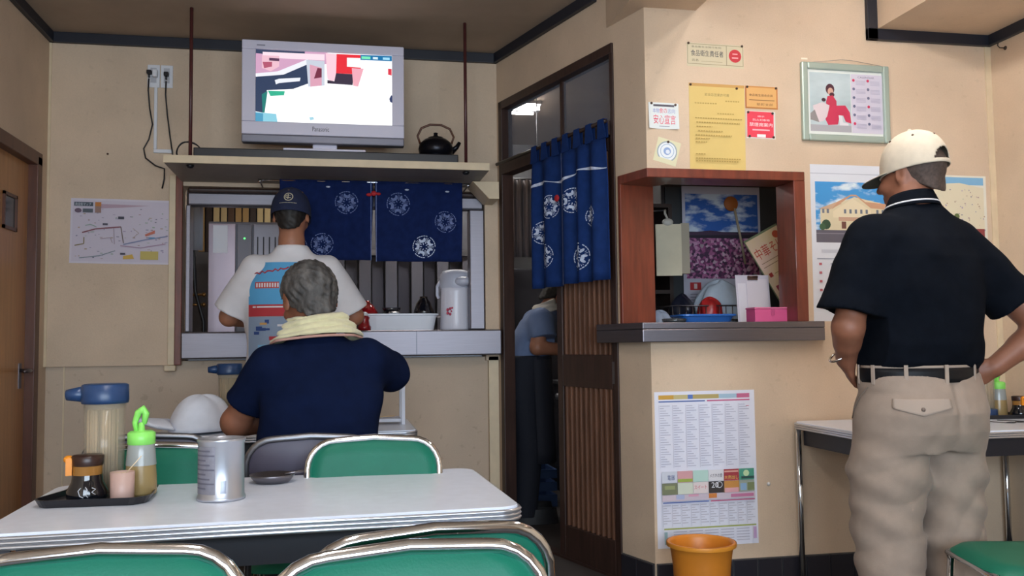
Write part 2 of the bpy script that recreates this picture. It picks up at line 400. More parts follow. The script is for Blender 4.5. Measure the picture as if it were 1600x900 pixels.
p = Print(.1, .03, -.0006); p.r(.1, .4, .5, .6, '#8a8898'); o = p.build(t, 'model_name'); o.location = (a-.005, 0, d+.004)
def S(x, y):
    u = (x-138)/969; return (u, (y-122-50*u)/(533-15*u))
def SP(p, col, *pts): p.poly([S(*q) for q in pts], col)
p = Print(b2-a, d-c, .012, em=1.0)
p.r(0, 0, 1, 1, glow('#fdfdff', 1.15))
SP(p, '#d9a8c8', (138, 122), (138, 300), (350, 280), (640, 230), (640, 148))
SP(p, '#3a4664', (138, 122), (138, 150), (330, 172), (480, 165), (480, 140))
SP(p, '#ffe6f2', (185, 140), (620, 160), (620, 205), (330, 190), (185, 180))
SP(p, '#f4c4d4', (180, 165), (300, 172), (300, 250), (240, 285), (180, 260))
SP(p, '#b85a74', (185, 215), (250, 215), (250, 250), (195, 262))
SP(p, '#5c3a58', (230, 185), (300, 190), (300, 210), (230, 205))
SP(p, '#f6f7ff', (140, 300), (290, 285), (500, 195), (515, 230), (330, 320), (150, 330))
SP(p, '#31405f', (138, 325), (330, 310), (512, 228), (506, 375), (400, 415), (215, 425), (188, 590), (138, 580))
SP(p, '#1f7f78', (180, 455), (220, 430), (200, 590), (186, 590))
SP(p, '#33b894', (222, 428), (340, 432), (335, 462), (240, 468))
SP(p, '#f3f6ff', (270, 350), (300, 340), (450, 332), (445, 358), (300, 372), (278, 382))
SP(p, '#8fd2e6', (138, 585), (280, 600), (290, 660), (138, 655))
SP(p, '#4f9fc4', (138, 590), (190, 596), (190, 657), (138, 655))
SP(p, '#cfd6e4', (490, 200), (620, 210), (620, 390), (505, 400))
SP(p, '#e2a6bc', (515, 235), (600, 260), (600, 390), (520, 400))
SP(p, '#7a3048', (570, 260), (600, 265), (600, 330), (545, 340))
SP(p, '#ffd4e2', (628, 150), (706, 158), (700, 350), (670, 362), (640, 340))
SP(p, '#ee2f3c', (706, 158), (880, 165), (880, 310), (702, 300))
SP(p, '#ffffff', (780, 185), (910, 190), (910, 262), (780, 252))
SP(p, '#3b3044', (702, 300), (830, 308), (820, 388), (640, 375), (640, 350), (690, 360))
SP(p, '#f6b0c0', (815, 262), (900, 268), (860, 400), (825, 392))
SP(p, '#e23b4e', (1078, 268), (1104, 270), (1104, 318), (1078, 312))
SP(p, '#1a76ae', (878, 164), (1106, 174), (1106, 212), (878, 202))
SP(p, '#7ff0c0', (885, 175), (950, 178), (950, 198), (885, 194)); SP(p, '#dff6ff', (968, 180), (1004, 182), (1004, 200), (968, 197)); SP(p, '#a8e4ff', (1040, 184), (1090, 186), (1090, 204), (1040, 201))
SP(p, '#33406a', (1100, 465), (1107, 465), (1107, 520), (1092, 512), (1086, 490))
SP(p, '#9fd4e6', (512, 625), (540, 622), (546, 640), (520, 648))
o = p.build(t, 'screen'); o.location = (a, 0, c)

# things on the shelf
SB = 2.006
t = thing('kettle', 'dark round iron kettle with hoop handle on the hanging shelf', 'kettle', (.495, 4.64, SB))
KM = mat('dark_iron', '#17171f', .3, .6, noise=.2)
MB().lathe([(0, .012), (.06, .012), (.085, .03), (.092, .06), (.085, .09), (.06, .112), (.045, .116)], 24).build('body', KM, t)
MB().lathe([(.047, .115), (.04, .124), (.015, .13), (.01, .14), (.012, .148), (0, .152)], 20).build('lid', KM, t)
MB().tube([(-.082, 0, .09), (-.095, 0, .13), (-.075, 0, .172), (-.03, 0, .192), (.03, 0, .192), (.075, 0, .172), (.095, 0, .13), (.082, 0, .09)], .006, 8).build('handle', mat('brown_handle', '#5a3320', .4), t)
MB().tube([(.08, 0, .05), (.11, -.01, .075), (.125, -.012, .1)], [.018, .012, .009], 8).build('spout', KM, t)
MB().lathe([(0, 0), (.075, 0), (.085, .006), (.085, .011), (0, .011)], 24).build('trivet', DSTEEL, t)
t = thing('set_top_box', 'small white wedge shaped box behind the shelf edge', 'box', (-.6, 4.66, SB))
MB().add([(0, 0, 0), (.14, 0, 0), (.14, .1, 0), (0, .1, 0), (.02, .02, .045), (.12, .02, .02), (.12, .09, .02), (.02, .09, .045)], [(3, 2, 1, 0), (4, 5, 6, 7), (0, 1, 5, 4), (1, 2, 6, 5), (2, 3, 7, 6), (3, 0, 4, 7)]).build('case', WHITE, t, bevel=.004)
box(.03, .11, -.001, .002, .004, .012).build('front_panel', DSTEEL, t)
co = MB().tube([(.055*cos(a)+.004*sin(3*a), .01*sin(2*a), .056+.048*sin(a)) for a in [2*pi*i/28 for i in range(28)]], .0035, 6, closed=True).tube([(.058*cos(a), .012+.01*cos(2*a), .056+.05*sin(a)) for a in [2*pi*i/28 for i in range(28)]], .0035, 6, closed=True)
tag(co.build('cable_coil', BLACK, loc=(-.735, 4.6, SB-.05)), 'black cable rolled into an upright loop on the shelf end', 'cable')

# socket, plugs and leads on the back wall
t = thing('wall_socket', 'two white wall socket plates with plugs above the shelf end', 'socket', (-.998, 4.94, 2.42))
for i in (0, 1):
    pl = box(.066*i, .066*i+.062, -.008, 0, 0, .122).build('plate', WHITE, t, bevel=.003)
    for k in range(2): MB().b(.066*i+.016, .066*i+.046, -.0095, -.0075, .025+.045*k, .06+.045*k).build('outlet', mat('outlet_grey', '#b9b8bd', .5), pl)
for x, z in ((.012, .075), (.098, .068)):
    MB().b(x-.012, x+.012, -.038, -.009, z-.01, z+.012).cyl((x, -.03, z-.01), (x, -.026, z-.03), .005).build('plug', BLACK, t, bevel=.004)
MB().b(.03, .055, -.045, -.009, .05, .09).build('adapter', WHITE, t, bevel=.006)
C1 = MB().tube([(-.986, 4.91, 2.46), (-.990, 4.918, 2.40), (-.982, 4.925, 2.30), (-.968, 4.925, 2.22), (-.985, 4.925, 2.14), (-1.01, 4.925, 2.09), (-1.0, 4.925, 2.04), (-.95, 4.92, 2.0), (-.905, 4.92, 1.985), (-.905, 4.92, 1.93), (-.915, 4.92, 1.88)], .004, 6)
tag(C1.build('power_lead', BLACK), 'black lead drooping from the left plug down past the shelf end', 'cable')
C2 = MB().tube([(-.9, 4.91, 2.45), (-.903, 4.918, 2.38), (-.895, 4.925, 2.28), (-.88, 4.925, 2.16), (-.868, 4.925, 2.08), (-.86, 4.92, 2.0)], .004, 6)
tag(C2.build('power_lead', BLACK), 'black lead hanging straight from the right plug to the shelf', 'cable')
C3 = MB().b(-.962, -.946, 4.925, 4.94, 2.09, 2.42).b(-.962, -.865, 4.925, 4.94, 2.07, 2.09)
tag(C3.build('cable_duct', WHITE, bevel=.003), 'slim white cable duct running down the wall below the socket', 'cable duct')

# ------------------------------------------------------------------ noren curtains
NAVY = mat('indigo_cotton', '#162450', .9, noise=.15, nscale=30, bump=.15, bscale=500, spec=.1)
NAVY2 = mat('indigo_cotton_bright', '#1a3266', .9, noise=.15, nscale=25, bump=.15, bscale=500, spec=.1)
PALE = mat('resist_white', '#6a78a4', .85, noise=.25, nscale=60)
PALE2 = mat('resist_white_strong', '#c3cde2', .85, noise=.2, nscale=60)
REDT = mat('red_thread', '#b3202a', .7)
def rosette(parent, surf, cx, cz, r, m, a0=.3):
    mb = MB(); P = lambda x, z: (x, surf(x, z)-.0022, z)
    n = 30
    for i in range(n):
        if i % 6 == 5: continue
        a, b = 2*pi*i/n, 2*pi*(i+.8)/n
        mb.add([P(cx+q*r*cos(w), cz+q*r*sin(w)) for q, w in ((1, a), (1, b), (.93, b), (.93, a))], [(0, 1, 2, 3)])
    for k in range(5):
        a = a0+2*pi*k/5
        for dd, da, ra, rb in ((.52, 0, .13, .2), (.62, .3, .2, .1), (.62, -.3, .2, .1), (.27, 0, .1, .04)):
            c0, s0 = cos(a+da), sin(a+da); ex, ez = cx+dd*r*c0, cz+dd*r*s0
            mb.add([P(ex+ra*r*cos(w)*c0-rb*r*sin(w)*s0, ez+ra*r*cos(w)*s0+rb*r*sin(w)*c0) for w in [2*pi*i/10 for i in range(10)]], [tuple(range(10))])
        for q in (-.08, .08):
            c0, s0 = cos(a+pi/5+q), sin(a+pi/5+q); tx, tz = -s0*.018*r, c0*.018*r
            mb.add([P(cx+.3*r*c0+tx, cz+.3*r*s0+tz), P(cx+.85*r*c0+tx, cz+.85*r*s0+tz), P(cx+.85*r*c0-tx, cz+.85*r*s0-tz), P(cx+.3*r*c0-tx, cz+.3*r*s0-tz)], [(0, 1, 2, 3)])
    return mb.build('rosette', m, parent)
def noren_panel(parent, x0, x1, z0, z1, surf, m, gather=0, hem=None):
    def fn(u, v):
        z = z1+(z0-z1)*v; x = x0+(x1-x0)*u+gather*(v**2)*(u-.5)
        return (x, surf(x, z), z)
    o = MB().grid(fn, 48, 16).build('panel', m, parent, solid=.0016)
    if hem: 
        e = MB()
        for xx in hem: e.grid(lambda u, v: (xx+.004*(u-.5), surf(xx, z1+(z0-z1)*v)-.0022, z1+(z0-z1)*v), 1, 12)
        e.build('hem', PALE, o)
    return o
# over the pass-through
t = thing('noren', 'navy noren with pale rosettes hanging over the kitchen pass-through', 'curtain', (0, 4.75, 0))
MB().cyl((-.415, 0, 1.906), (.69, 0, 1.906), .006, 10).build('rod', CHROME, t)
for x in (-.405, .68): MB().lathe([(0, .0), (.011, .001), (.011, .012), (.005, .014), (.005, .18), (0, .18)], 10, T=Matrix.Translation((x, -.012, 1.899)) @ Matrix.Rotation(-pi/2, 4, 'X')).build('bracket', CHROME, t)
sf = lambda x, z: .010*sin(x*38+1.5*sin(x*9))*min(1, (1.915-z)/.25+.15)-.006
pa = noren_panel(t, -.306, .172, 1.492, 1.912, sf, NAVY, gather=-.022, hem=[.162]); pb = noren_panel(t, .182, .647, 1.486, 1.912, sf, NAVY, gather=-.014, hem=[.189])
for cx, cz, r, pp, m in ((.035, 1.795, .06, pa, PALE), (-.09, 1.575, .058, pa, PALE), (-.235, 1.80, .055, pa, PALE), (-.22, 1.56, .055, pa, PALE), (.305, 1.79, .062, pb, PALE), (.555, 1.70, .058, pb, PALE), (.44, 1.565, .06, pb, PALE2)): rosette(pp, sf, cx, cz, r, m, cx*7)
MB().ball((.177, -.012, 1.845), (.016, .01, .014)).ball((.152, -.012, 1.838), (.016, .008, .009)).ball((.2, -.012, 1.843), (.014, .008, .008)).build('tassel', REDT, t)
for x, z in ((-.06, 1.875), (.35, 1.868), (.565, 1.862)): MB().ball((x, -.014, z), (.012, .004, .005), 8, 5).build('stitch', PALE2, t)

# over the sliding door, on the slanting wall: local x runs from the back corner towards the pillar
t = thing('noren', 'bright indigo noren with tabs and white rosettes over the sliding door', 'curtain'); t.matrix_world = DM
LL = LD; xa, xb, xs = LL-.885, LL-.232, LL-.615
yo = -.055
MB().cyl((LL-1.30, yo, 2.035), (LL-.225, yo, 2.035), .009, 10).build('rod', mat('bamboo_dark', '#2b1c17', .4), t)
sf2 = lambda x, z: yo+.016*sin(x*44+.8*sin(x*13))*min(1, (2.03-z)/.3+.15)-.004
pa = noren_panel(t, xa, xs-.003, 1.32, 1.965, sf2, NAVY2); pb = noren_panel(t, xs+.003, xb, 1.325, 1.965, sf2, NAVY2, gather=.01, hem=[xs+.012])
for i in range(7):
    x = xa+.02+i*(xb-xa-.04)/6; wtop = .028
    tb = MB()
    for sy in (-.011, .011): tb.add([(x-wtop*1.3, sf2(x, 1.96)*.5+(yo+sy)*.5, 1.96), (x+wtop*1.3, sf2(x, 1.96)*.5+(yo+sy)*.5, 1.96), (x+wtop*.8, yo+sy, 2.046), (x-wtop*.8, yo+sy, 2.046)], [(0, 1, 2, 3)])
    tb.add([(x-wtop*.8, yo-.011, 2.046), (x+wtop*.8, yo-.011, 2.046), (x+wtop*.8, yo+.011, 2.046), (x-wtop*.8, yo+.011, 2.046)], [(0, 1, 2, 3)])
    tb.build('tab', NAVY2, t, solid=.0015)
for cx, cz, r, pp in ((xs-.095, 1.715, .058, pa), (xs-.20, 1.60, .058, pa), (xs-.135, 1.475, .06, pa), (xs+.10, 1.72, .06, pb), (xs+.262, 1.625, .05, pb), (xs+.165, 1.445, .066, pb)): rosette(pp, sf2, cx, cz, r, PALE2, cx*5)
ln = MB().grid(lambda u, v: (xa+(xb-xa)*u, sf2(xa+(xb-xa)*u, 1.83)-.003, 1.838+.012*sin(u*11)-.010*u*0+.016*(v-.5)*(.6+.4*sin(u*17))), 60, 1)
ln.build('white_line', PALE2, t)
MB().ball((xs-.012, yo-.02, 1.745), (.02, .008, .017)).build('tassel', REDT, t)

# ------------------------------------------------------------------ sliding lattice door and its frame
f = MB()
dslab(f, 1.322, 1.362, -.012, .058, 0, 2.40); dslab(f, .235, .262, -.008, .16, 0, 2.40); dslab(f, .235, 1.362, -.012, .06, 2.355, 2.402); dslab(f, .262, 1.322, -.015, .06, 1.985, 2.05)
d1 = struct(f.build('door_1', WOOD_D, bevel=.003))
g = MB(); dslab(g, .262, 1.322, .03, .034, 2.05, 2.355); g.build('transom_pane', mat('transom_glass', '#9297a4', .08, alpha=.3), d1)
b = MB(); dslab(b, .72, .74, .02, .045, 2.05, 2.355); b.build('transom_bar', WOOD_D, d1)
t = thing('lattice_door', 'dark wooden lattice sliding door below the indigo noren', 'door'); t.matrix_world = DM
x0, x1, ya, yb = LL-.775, LL-.262, .004, .036
for n_, bx in (('stile', (x0, x0+.05, 0.005, 1.98)), ('stile', (x1-.035, x1, .005, 1.98)), ('mid_rail', (x0+.05, x1-.035, .835, .99)), ('kick_board', (x0+.05, x1-.035, .005, .165)), ('top_rail', (x0+.05, x1-.035, 1.92, 1.98))):
    MB().b(bx[0], bx[1], ya, yb, bx[2], bx[3]).build(n_, WOOD_D, t, bevel=.003)
ns = 10
for zz0, zz1 in ((.165, .835), (.99, 1.92)):
    for i in range(ns):
        x = x0+.05+(i+.5)*(x1-x0-.085)/ns
        MB().b(x-.007, x+.007, ya+.003, yb-.006, zz0, zz1).build('slat', WOOD_S, t, bevel=.002)
MB().b(x1-.033, x1-.008, ya-.003, ya+.001, .86, .96).build('finger_pull', DSTEEL, t, bevel=.002)
struct(MB().prism([dg(1.322, 0), dg(.262, 0), dg(.262, .06), dg(1.322, .06)], 0, .012).build('trim_19', WOOD_D))

# ------------------------------------------------------------------ hatch counter
t = thing('hatch_counter', 'stainless steel ledge of the serving hatch in the pillar wall', 'counter')
pol = [dg(.335, -.052), (1.233, 3.548), (2.058, 3.548), (2.058, 3.599), (2.0-.05, 3.599), (1.95, 4.02), (1.40, 4.02), dg(.183, .16), dg(.183, 0), dg(.335, -.002)]
MB().prism(pol, 1.1005, 1.1275).build('counter_top', STEEL, t, bevel=.003)
pol2 = [dg(.335, -.052), (1.233, 3.548), (2.058, 3.548), (2.058, 3.599), (1.287, 3.599), dg(.335, -.002)]
MB().prism(pol2, 1.045, 1.1).build('apron', STEEL, t, bevel=.004)

# ------------------------------------------------------------------ kitchen seen through the pass-through
CT = 1.1265
t = thing('steel_cabinet', 'tall grey steel cabinet with three doors behind the counter', 'cabinet', (-.79, 5.7, 0))
CG = mat('cabinet_grey', '#8a8790', .35, .3, noise=.05)
box(0, .46, .01, .6, 0, 1.815).build('body', mat('cabinet_side', '#6f6d75', .45, .2), t, bevel=.005)
for a, b2, m in ((0, .165, mat('cabinet_door_light', '#b9a9b4', .3, .3)), (.168, .262, mat('cabinet_door_dark', '#6f6c74', .4, .2)), (.265, .46, CG)):
    d = box(a+.003, b2-.003, -.012, .0095, .05, 1.8).build('door', m, t, bevel=.003)
box(.03, .115, -.0135, -.012, 1.62, 1.79).build('notice', mat('notice_white', '#efeff6', .5), t)
MB().ball((.215, -.013, 1.71), .006, 8, 6).build('indicator_lamp', mat('green_led', '#5cff7a', .4, emit=2), t)
for k in range(5): box(.29+.035*k, .297+.035*k, -.0145, -.012, 1.5, 1.72).build('vent_slot', DARK, t)
# slatted panel above the cabinet
t = thing('slatted_panel', 'row of tan and brown wooden slats high behind the cabinet', 'panel', (-.98, 6.6, 1.72))
box(0, 1.1, .02, .035, 0, .42).build('backing', DARK, t)
for i in range(22):
    box(.05*i, .05*i+.04, 0, .019, 0, .42).build('slat', (mat('slat_tan', '#b08f5c', .6), mat('slat_brown', '#5d4634', .6), mat('slat_pale', '#cfb98a', .6), mat('slat_dk', '#3c302a', .6))[(i*7+i//3) % 4], t)
# folding partition
t = thing('folding_partition', 'grey folding partition of upright strips behind the counter', 'partition', (-.05, 6.4, .9))
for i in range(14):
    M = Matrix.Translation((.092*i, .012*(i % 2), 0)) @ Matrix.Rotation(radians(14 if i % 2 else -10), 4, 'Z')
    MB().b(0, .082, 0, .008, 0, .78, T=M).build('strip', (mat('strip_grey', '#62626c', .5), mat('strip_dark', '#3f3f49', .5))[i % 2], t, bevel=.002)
box(-.02, 1.3, -.02, .03, .78, .82).build('top_track', DSTEEL, t)
tag(box(.1, 1.25, 6.5, 6.58, 1.72, 2.3).build('wall_cabinet', mat('wall_cab_grey', '#55565c', .5, noise=.1), bevel=.01), 'plain grey wall cabinet above the folding partition', 'cabinet')
# hose and taps at the left
t = thing('gas_tap', 'dark wall pipe with small brass taps left of the steel cabinet', 'pipe', (-.86, 5.62, 1.0))
MB().tube([(.0, 0, .9), (.0, 0, .55), (.01, 0, .38), (.06, -.01, .2), (.06, 0, .08), (.06, 0, -.998)], .012, 8).build('hose', BLACK, t)
for z in (.36, .30): MB().cyl((-.05, 0, z), (.06, 0, z), .008).ball((-.05, 0, z), .014, 8, 6).ball((.06, 0, z), .014, 8, 6).build('tap', mat('brass', '#8a6a40', .35, .9), t)
t = thing('hanging_cloth', 'pale grey cloth hanging above the dark pipe', 'cloth', (-1.0, 5.55, 1.62))
MB().grid(lambda u, v: (.2*u, .012*sin(u*22), .32*v), 16, 4).build('cloth', mat('cloth_grey', '#8b8f98', .8), t, solid=.003)
MB().cyl((-.02, 0, .322), (.22, 0, .322), .006, 8).cyl((.0, 0, .322), (.0, 0, H-1.62), .003, 6).cyl((.2, 0, .322), (.2, 0, H-1.62), .003, 6).build('rail', DSTEEL, t)

# things standing on the counter
t = thing('vacuum_pot', 'white vacuum flask with pump lid and pink flower on the counter', 'flask', (.655, 5.12, CT))
POT = mat('pot_white', '#e4e2ec', .3)
MB().lathe([(0, .0), (.088, 0), (.092, .01), (.088, .06), (.084, .22), (.086, .235), (.09, .24)], 28).build('body', POT, t)
MB().lathe([(.09, .24), (.094, .25), (.094, .285), (.09, .315), (.075, .338), (.05, .345), (0, .346)], 28).build('lid', mat('pot_lid', '#c9cad8', .3), t)
MB().ball((.03, -.08, .275), (.05, .045, .03)).build('spout', mat('pot_lid', ''), t)
MB().tube([(-.088, 0, .28), (-.108, -.01, .25), (-.108, -.01, .2), (-.098, 0, .185)], .009, 8).build('handle', mat('pot_lid', ''), t)
fl = MB()
for k in range(5): fl.ball((-.045+.013*cos(k*1.257), -.077, .105+.016*sin(k*1.257)), (.008, .004, .009), 8, 5)
fl.ball((-.03, -.081, .125), (.006, .004, .006), 8, 5).build('flower', mat('pot_flower', '#c0405c', .5), t)
t = thing('bottle', 'small clear soap bottle with pump beside the vacuum flask', 'bottle', (.785, 5.13, CT))
MB().lathe([(0, 0), (.034, 0), (.036, .01), (.036, .1), (.022, .13), (.014, .135)], 18).build('body', mat('soap_clear', '#9aa2b0', .2, trans=.4), t)
MB().lathe([(.015, .135), (.015, .15), (.006, .153), (.006, .19), (0, .192)], 12).tube([(0, 0, .185), (-.03, -.012, .187), (-.038, -.014, .175)], .006, 6).build('pump', WHITE, t)
box(-.02, .02, -.0375, -.0355, .04, .09).build('label_patch', mat('label_blue', '#5a6f9a', .5), t)
t = thing('dish_tub', 'white plastic dish tub standing on the kitchen counter', 'tub', (.32, 5.1, CT))
def tub(w0, d0, w1, d1, h, th=.006):
    def ring(a, b, z, n=28): return [(a*math.copysign(abs(cos(q))**.35, cos(q)), b*math.copysign(abs(sin(q))**.35, sin(q)), z) for q in [2*pi*i/n for i in range(n)]]
    rs = [ring(w0, d0, 0), ring(w1, d1, h), ring(w1+.012, d1+.012, h), ring(w1+.012, d1+.012, h-.008), ]
    rs = [ring(w0, d0, 0), ring(w1, d1, h-.01), ring(w1+.012, d1+.012, h-.008), ring(w1+.012, d1+.012, h), ring(w1-th, d1-th, h), ring(w0-th, d0-th, th)]
    mb = MB(); n = 28; vs = [v for r in rs for v in r]
    fs = [(j*n+i, j*n+(i+1) % n, (j+1)*n+(i+1) % n, (j+1)*n+i) for j in range(5) for i in range(n)] + [tuple(range(n))[::-1], tuple(5*n+i for i in range(n))]
    return mb.add(vs, fs)
tub(.2, .1, .215, .115, .092).build('tub', mat('tub_white', '#eef0f8', .4), t)
def bowl(name, label, loc, r, h, col, foot=.4, grp=None, inv=False):
    t = thing(name, label, 'bowl', loc, group=grp)
    pr = [(0, 0), (r*foot, 0), (r*foot, h*.12), (r*.72, h*.35), (r*.95, h*.75), (r, h), (r*.96, h), (r*.9, h*.75), (r*.6, h*.35), (0, h*.2)]
    if inv: pr = [(q, h-z) for q, z in pr]
    MB().lathe(pr, 24).build('bowl', mat('lacquer_'+col.strip('#'), col, .12, coat=.6), t)
    MB().lathe([(r*1.002, h*(.0 if inv else 1)), (r*1.004, h*(.06 if inv else .94)), (r*.985, h*(.1 if inv else .9))], 24).build('rim', mat('lacquer_rim_'+col.strip('#'), '#2a1014' if col != '#101018' else '#30303a', .2), t)
    return t
tag_z = CT
t = thing('dish_rack', 'low wire rack holding lacquer bowls behind the white dish tub', 'rack', (.32, 5.33, CT))
rk = MB()
for x in np.linspace(-.3, .3, 13): rk.cyl((x, -.1, .085), (x, .1, .085), .003, 6)
rk.tube([(-.3, -.1, .085), (.3, -.1, .085), (.3, .1, .085), (-.3, .1, .085)], .004, 6, closed=True)
rk.build('shelf_wires', CHROME, t)
for x in (-.3, .3):
    for y in (-.1, .1): MB().cyl((x, y, 0), (x, y, .085), .004, 6).build('leg', CHROME, t)
RZ = CT+.0885
bowl('lacquer_bowl', 'red lacquer soup bowl on the wire rack', (.14, 5.31, RZ), .085, .09, '#7d1016', inv=True)
bowl('lacquer_bowl', 'small black lacquer cup beside the red soup bowl', (.3, 5.32, RZ), .055, .05, '#101018')
bowl('lacquer_bowl', 'tall black lacquer bowl with shiny rim beside the vacuum flask', (.49, 5.32, RZ), .062, .115, '#101018', inv=True)
t = thing('glass_cup', 'overturned clear glass cup in the white dish tub', 'cup', (.3, 5.08, CT+.0065))
MB().lathe([(0, .1), (.026, .1), (.03, .095), (.034, 0), (.031, 0), (.027, .092), (0, .094)], 18).build('cup', mat('cup_glass', '#dfe8f0', .08, trans=.85), t)
t = thing('soy_cruet', 'small red and white sauce bottle at the tub corner', 'bottle', (.13, 4.93, CT))
MB().lathe([(0, 0), (.036, 0), (.037, .02), (.03, .03), (.026, .055), (.03, .07), (.02, .08)], 16).build('body', mat('cruet_red', '#8c1a20', .25), t)
MB().lathe([(.02, .08), (.022, .09), (.01, .1), (0, .1)], 14).build('cap', WHITE, t)

# ------------------------------------------------------------------ kitchen seen through the hatch
t = thing('kitchen_cupboard', 'dark brown cupboard behind the flower field calendar', 'cupboard', (1.74, 4.66, 0))
box(0, 1.1, 0, .4, 0, 1.93).build('body', mat('cupboard_brown', '#2c2324', .5, noise=.2), t, bevel=.005)
for k in range(2):
    d = box(.02+.54*k, .54+.54*k, -.018, -.0005, .1, 1.9).build('door', mat('cupboard_door', '#33383c', .5), t, bevel=.003)
    MB().cyl((.5+.1*k, -.035, 1.0), (.5+.1*k, -.035, 1.15), .006).build('handle', DSTEEL, d)
t = thing('side_shelf', 'dark open shelf with shelves left of the cupboard seen through the hatch', 'shelf', (1.36, 4.5, 0))
DKB = mat('shelf_brown', '#33241f', .5, noise=.2)
for x in (0, .36): box(x, x+.02, 0, .35, 0, 1.78).build('side_panel', DKB, t)
for z in (.5, .95, 1.3, 1.76): box(.02, .36, 0, .35, z, z+.02).build('shelf_board', DKB, t)
box(.02, .36, .34, .35, 0, 1.78).build('back_panel', DKB, t)
for x, z, w_, c, lb in ((.05, 1.32, .1, '#7d8a94', 'narrow grey storage jar on the upper board of the dark open shelf'), (.18, 1.32, .12, '#5f7480', 'wide slate blue storage jar on the upper board of the dark open shelf'), (.06, .97, .14, '#9aa4aa', 'wide pale storage jar on the middle board of the dark open shelf'), (.22, .97, .1, '#4a5a66', 'narrow dark storage jar on the middle board of the dark open shelf')):
    q = thing('glass_jar', lb, 'jar', (1.36+x+w_/2, 4.62, z+.0005), group='jars on the dark open shelf')
    MB().lathe([(0, 0), (w_/2, 0), (w_/2, .1), (w_*.42, .12)], 16).build('body', mat('jar_'+c.strip('#'), c, .15), q); MB().lathe([(w_*.43, .12), (w_*.43, .14), (0, .14)], 16).build('lid', WHITE, q)
# papers on a hook
t = thing('paper_pad', 'thick pad of cream order slips hung on a hook in the hatch', 'paper', (1.535, 4.2, 1.37), rz=radians(-12))
box(0, .125, -.02, 0, 0, .255).build('slips', mat('slip_cream', '#cfc7ae', .8, noise=.05), t)
MB().tube([(-.07, .315, .35), (0, .16, .345), (.052, .02, .33)], .004, 6).build('hook', DSTEEL, t)
box(.125, .165, -.015, .03, .01, .26).build('side_slips', mat('slip_grey', '#a59d8c', .8), t)
MB().tube([(.06, -.012, .24), (.06, -.014, .28), (.05, .0, .31), (.055, .02, .33)], .006, 6).ball((.06, -.015, .265), (.028, .012, .02)).build('clip', mat('clip_pale', '#b8b4aa', .5), t)
# flower field calendar
PH = mat('flower_field_print', '#7a4a78', .5)
def flowers(m):
    nt = m.node_tree; b = nt.nodes['Principled BSDF']; tc = nt.nodes.new('ShaderNodeTexCoord'); L = nt.links.new
    v = nt.nodes.new('ShaderNodeTexVoronoi'); v.inputs['Scale'].default_value = 70; L(tc.outputs['Object'], v.inputs['Vector'])
    r = nt.nodes.new('ShaderNodeValToRGB'); L(v.outputs['Color'], r.inputs[0])
    cs = [(0, '#3c2a44'), (.3, '#5c3a5c'), (.5, '#a04f86'), (.68, '#c77fae'), (.85, '#e2c3d8'), (1, '#4a5a3a')]
    e = r.color_ramp.elements
    e[0].position = 0; e[0].color = (*lin(cs[0][1]), 1); e[1].position = 1; e[1].color = (*lin(cs[-1][1]), 1)
    for p, c in cs[1:-1]: k = e.new(p); k.color = (*lin(c), 1)
    L(r.outputs[0], b.inputs['Base Color'])
flowers(PH)
def cloud_mat(name, base, cloud, sc=9, lo=.5, hi=.62):
    m = mat(name, base, .5); nt = m.node_tree; b = nt.nodes['Principled BSDF']; L = nt.links.new
    tc = nt.nodes.new('ShaderNodeTexCoord'); mp = nt.nodes.new('ShaderNodeMapping'); mp.inputs['Scale'].default_value = (1, 1, 2.4); L(tc.outputs['Object'], mp.inputs[0])
    n = nt.nodes.new('ShaderNodeTexNoise'); n.inputs['Scale'].default_value = sc; n.inputs['Detail'].default_value = 6; L(mp.outputs[0], n.inputs['Vector'])
    r = nt.nodes.new('ShaderNodeValToRGB'); L(n.outputs['Fac'], r.inputs[0]); e = r.color_ramp.elements
    e[0].position = lo; e[1].position = hi; e[0].color = (*lin(base), 1); e[1].color = (*lin(cloud), 1); L(r.outputs[0], b.inputs['Base Color'])
    return m
t, p = sheet('wall_calendar', 'calendar with a pink flower field under blue sky behind the hatch', 'calendar', (1.845, 4.62, 1.2), .46, .70, '#c9c9da')
p.r(.04, .06, .97, .4, cloud_mat('print_sky_deep', '#2a62b8', '#d6e4f4', 8, .48, .62)); p.r(.04, .36, .97, .42, '#2b2636'); p.poly([(.04, .37), (.35, .35), (.7, .37), (.97, .36), (.97, .38), (.04, .39)], '#4a3550')
p.r(.04, .41, .97, .73, PH); p.r(.08, .76, .22, .82, '#c03038'); p.r(.13, .77, .17, .81, '#e8d0d0')
for k in range(6): p.r(.08, .85+.022*k, .9, .857+.022*k, '#8f90a6')
p.build(t)
# fan, menu card, clipboard, boxes
t = thing('paper_fan', 'small orange round paddle with wooden stick in front of the flower calendar', 'fan', (2.13, 4.612, 1.47))
MB().lathe([(0, -.004), (.04, -.004), (.042, 0), (.04, .004), (0, .004)], 20, T=Matrix.Translation((0, 0, .335)) @ Matrix.Rotation(pi/2, 4, 'X')).build('paddle', mat('fan_orange', '#b5672a', .6), t)
MB().tube([(.02, 0, .31), (.06, 0, .1), (.075, 0, .0)], .007, 6).build('stick', mat('fan_stick', '#c4b49a', .6), t)
t = thing('menu_card', 'yellow menu card with red lettering leaning tilted in the hatch', 'menu', (2.115, 3.95, 1.15), rot=(radians(-8), radians(-28), 0))
box(-.004, .19, .001, .006, -.004, .43).build('backing', mat('card_green', '#6f7a5c', .6), t)
box(0, .186, -.001, .0008, 0, .42).build('card', mat('card_yellow', '#dcc98a', .6, col2='#d8b8b4', nscale=5), t)
p = Print(.186, .42, -.0015)
p.t(.06, .12, .95, .26, '中華そば', '#b8402c'); p.line([(.08, .31), (.9, .31)], .003, '#8a6a50'); p.line([(.08, .36), (.7, .36)], .003, '#8a6a50')
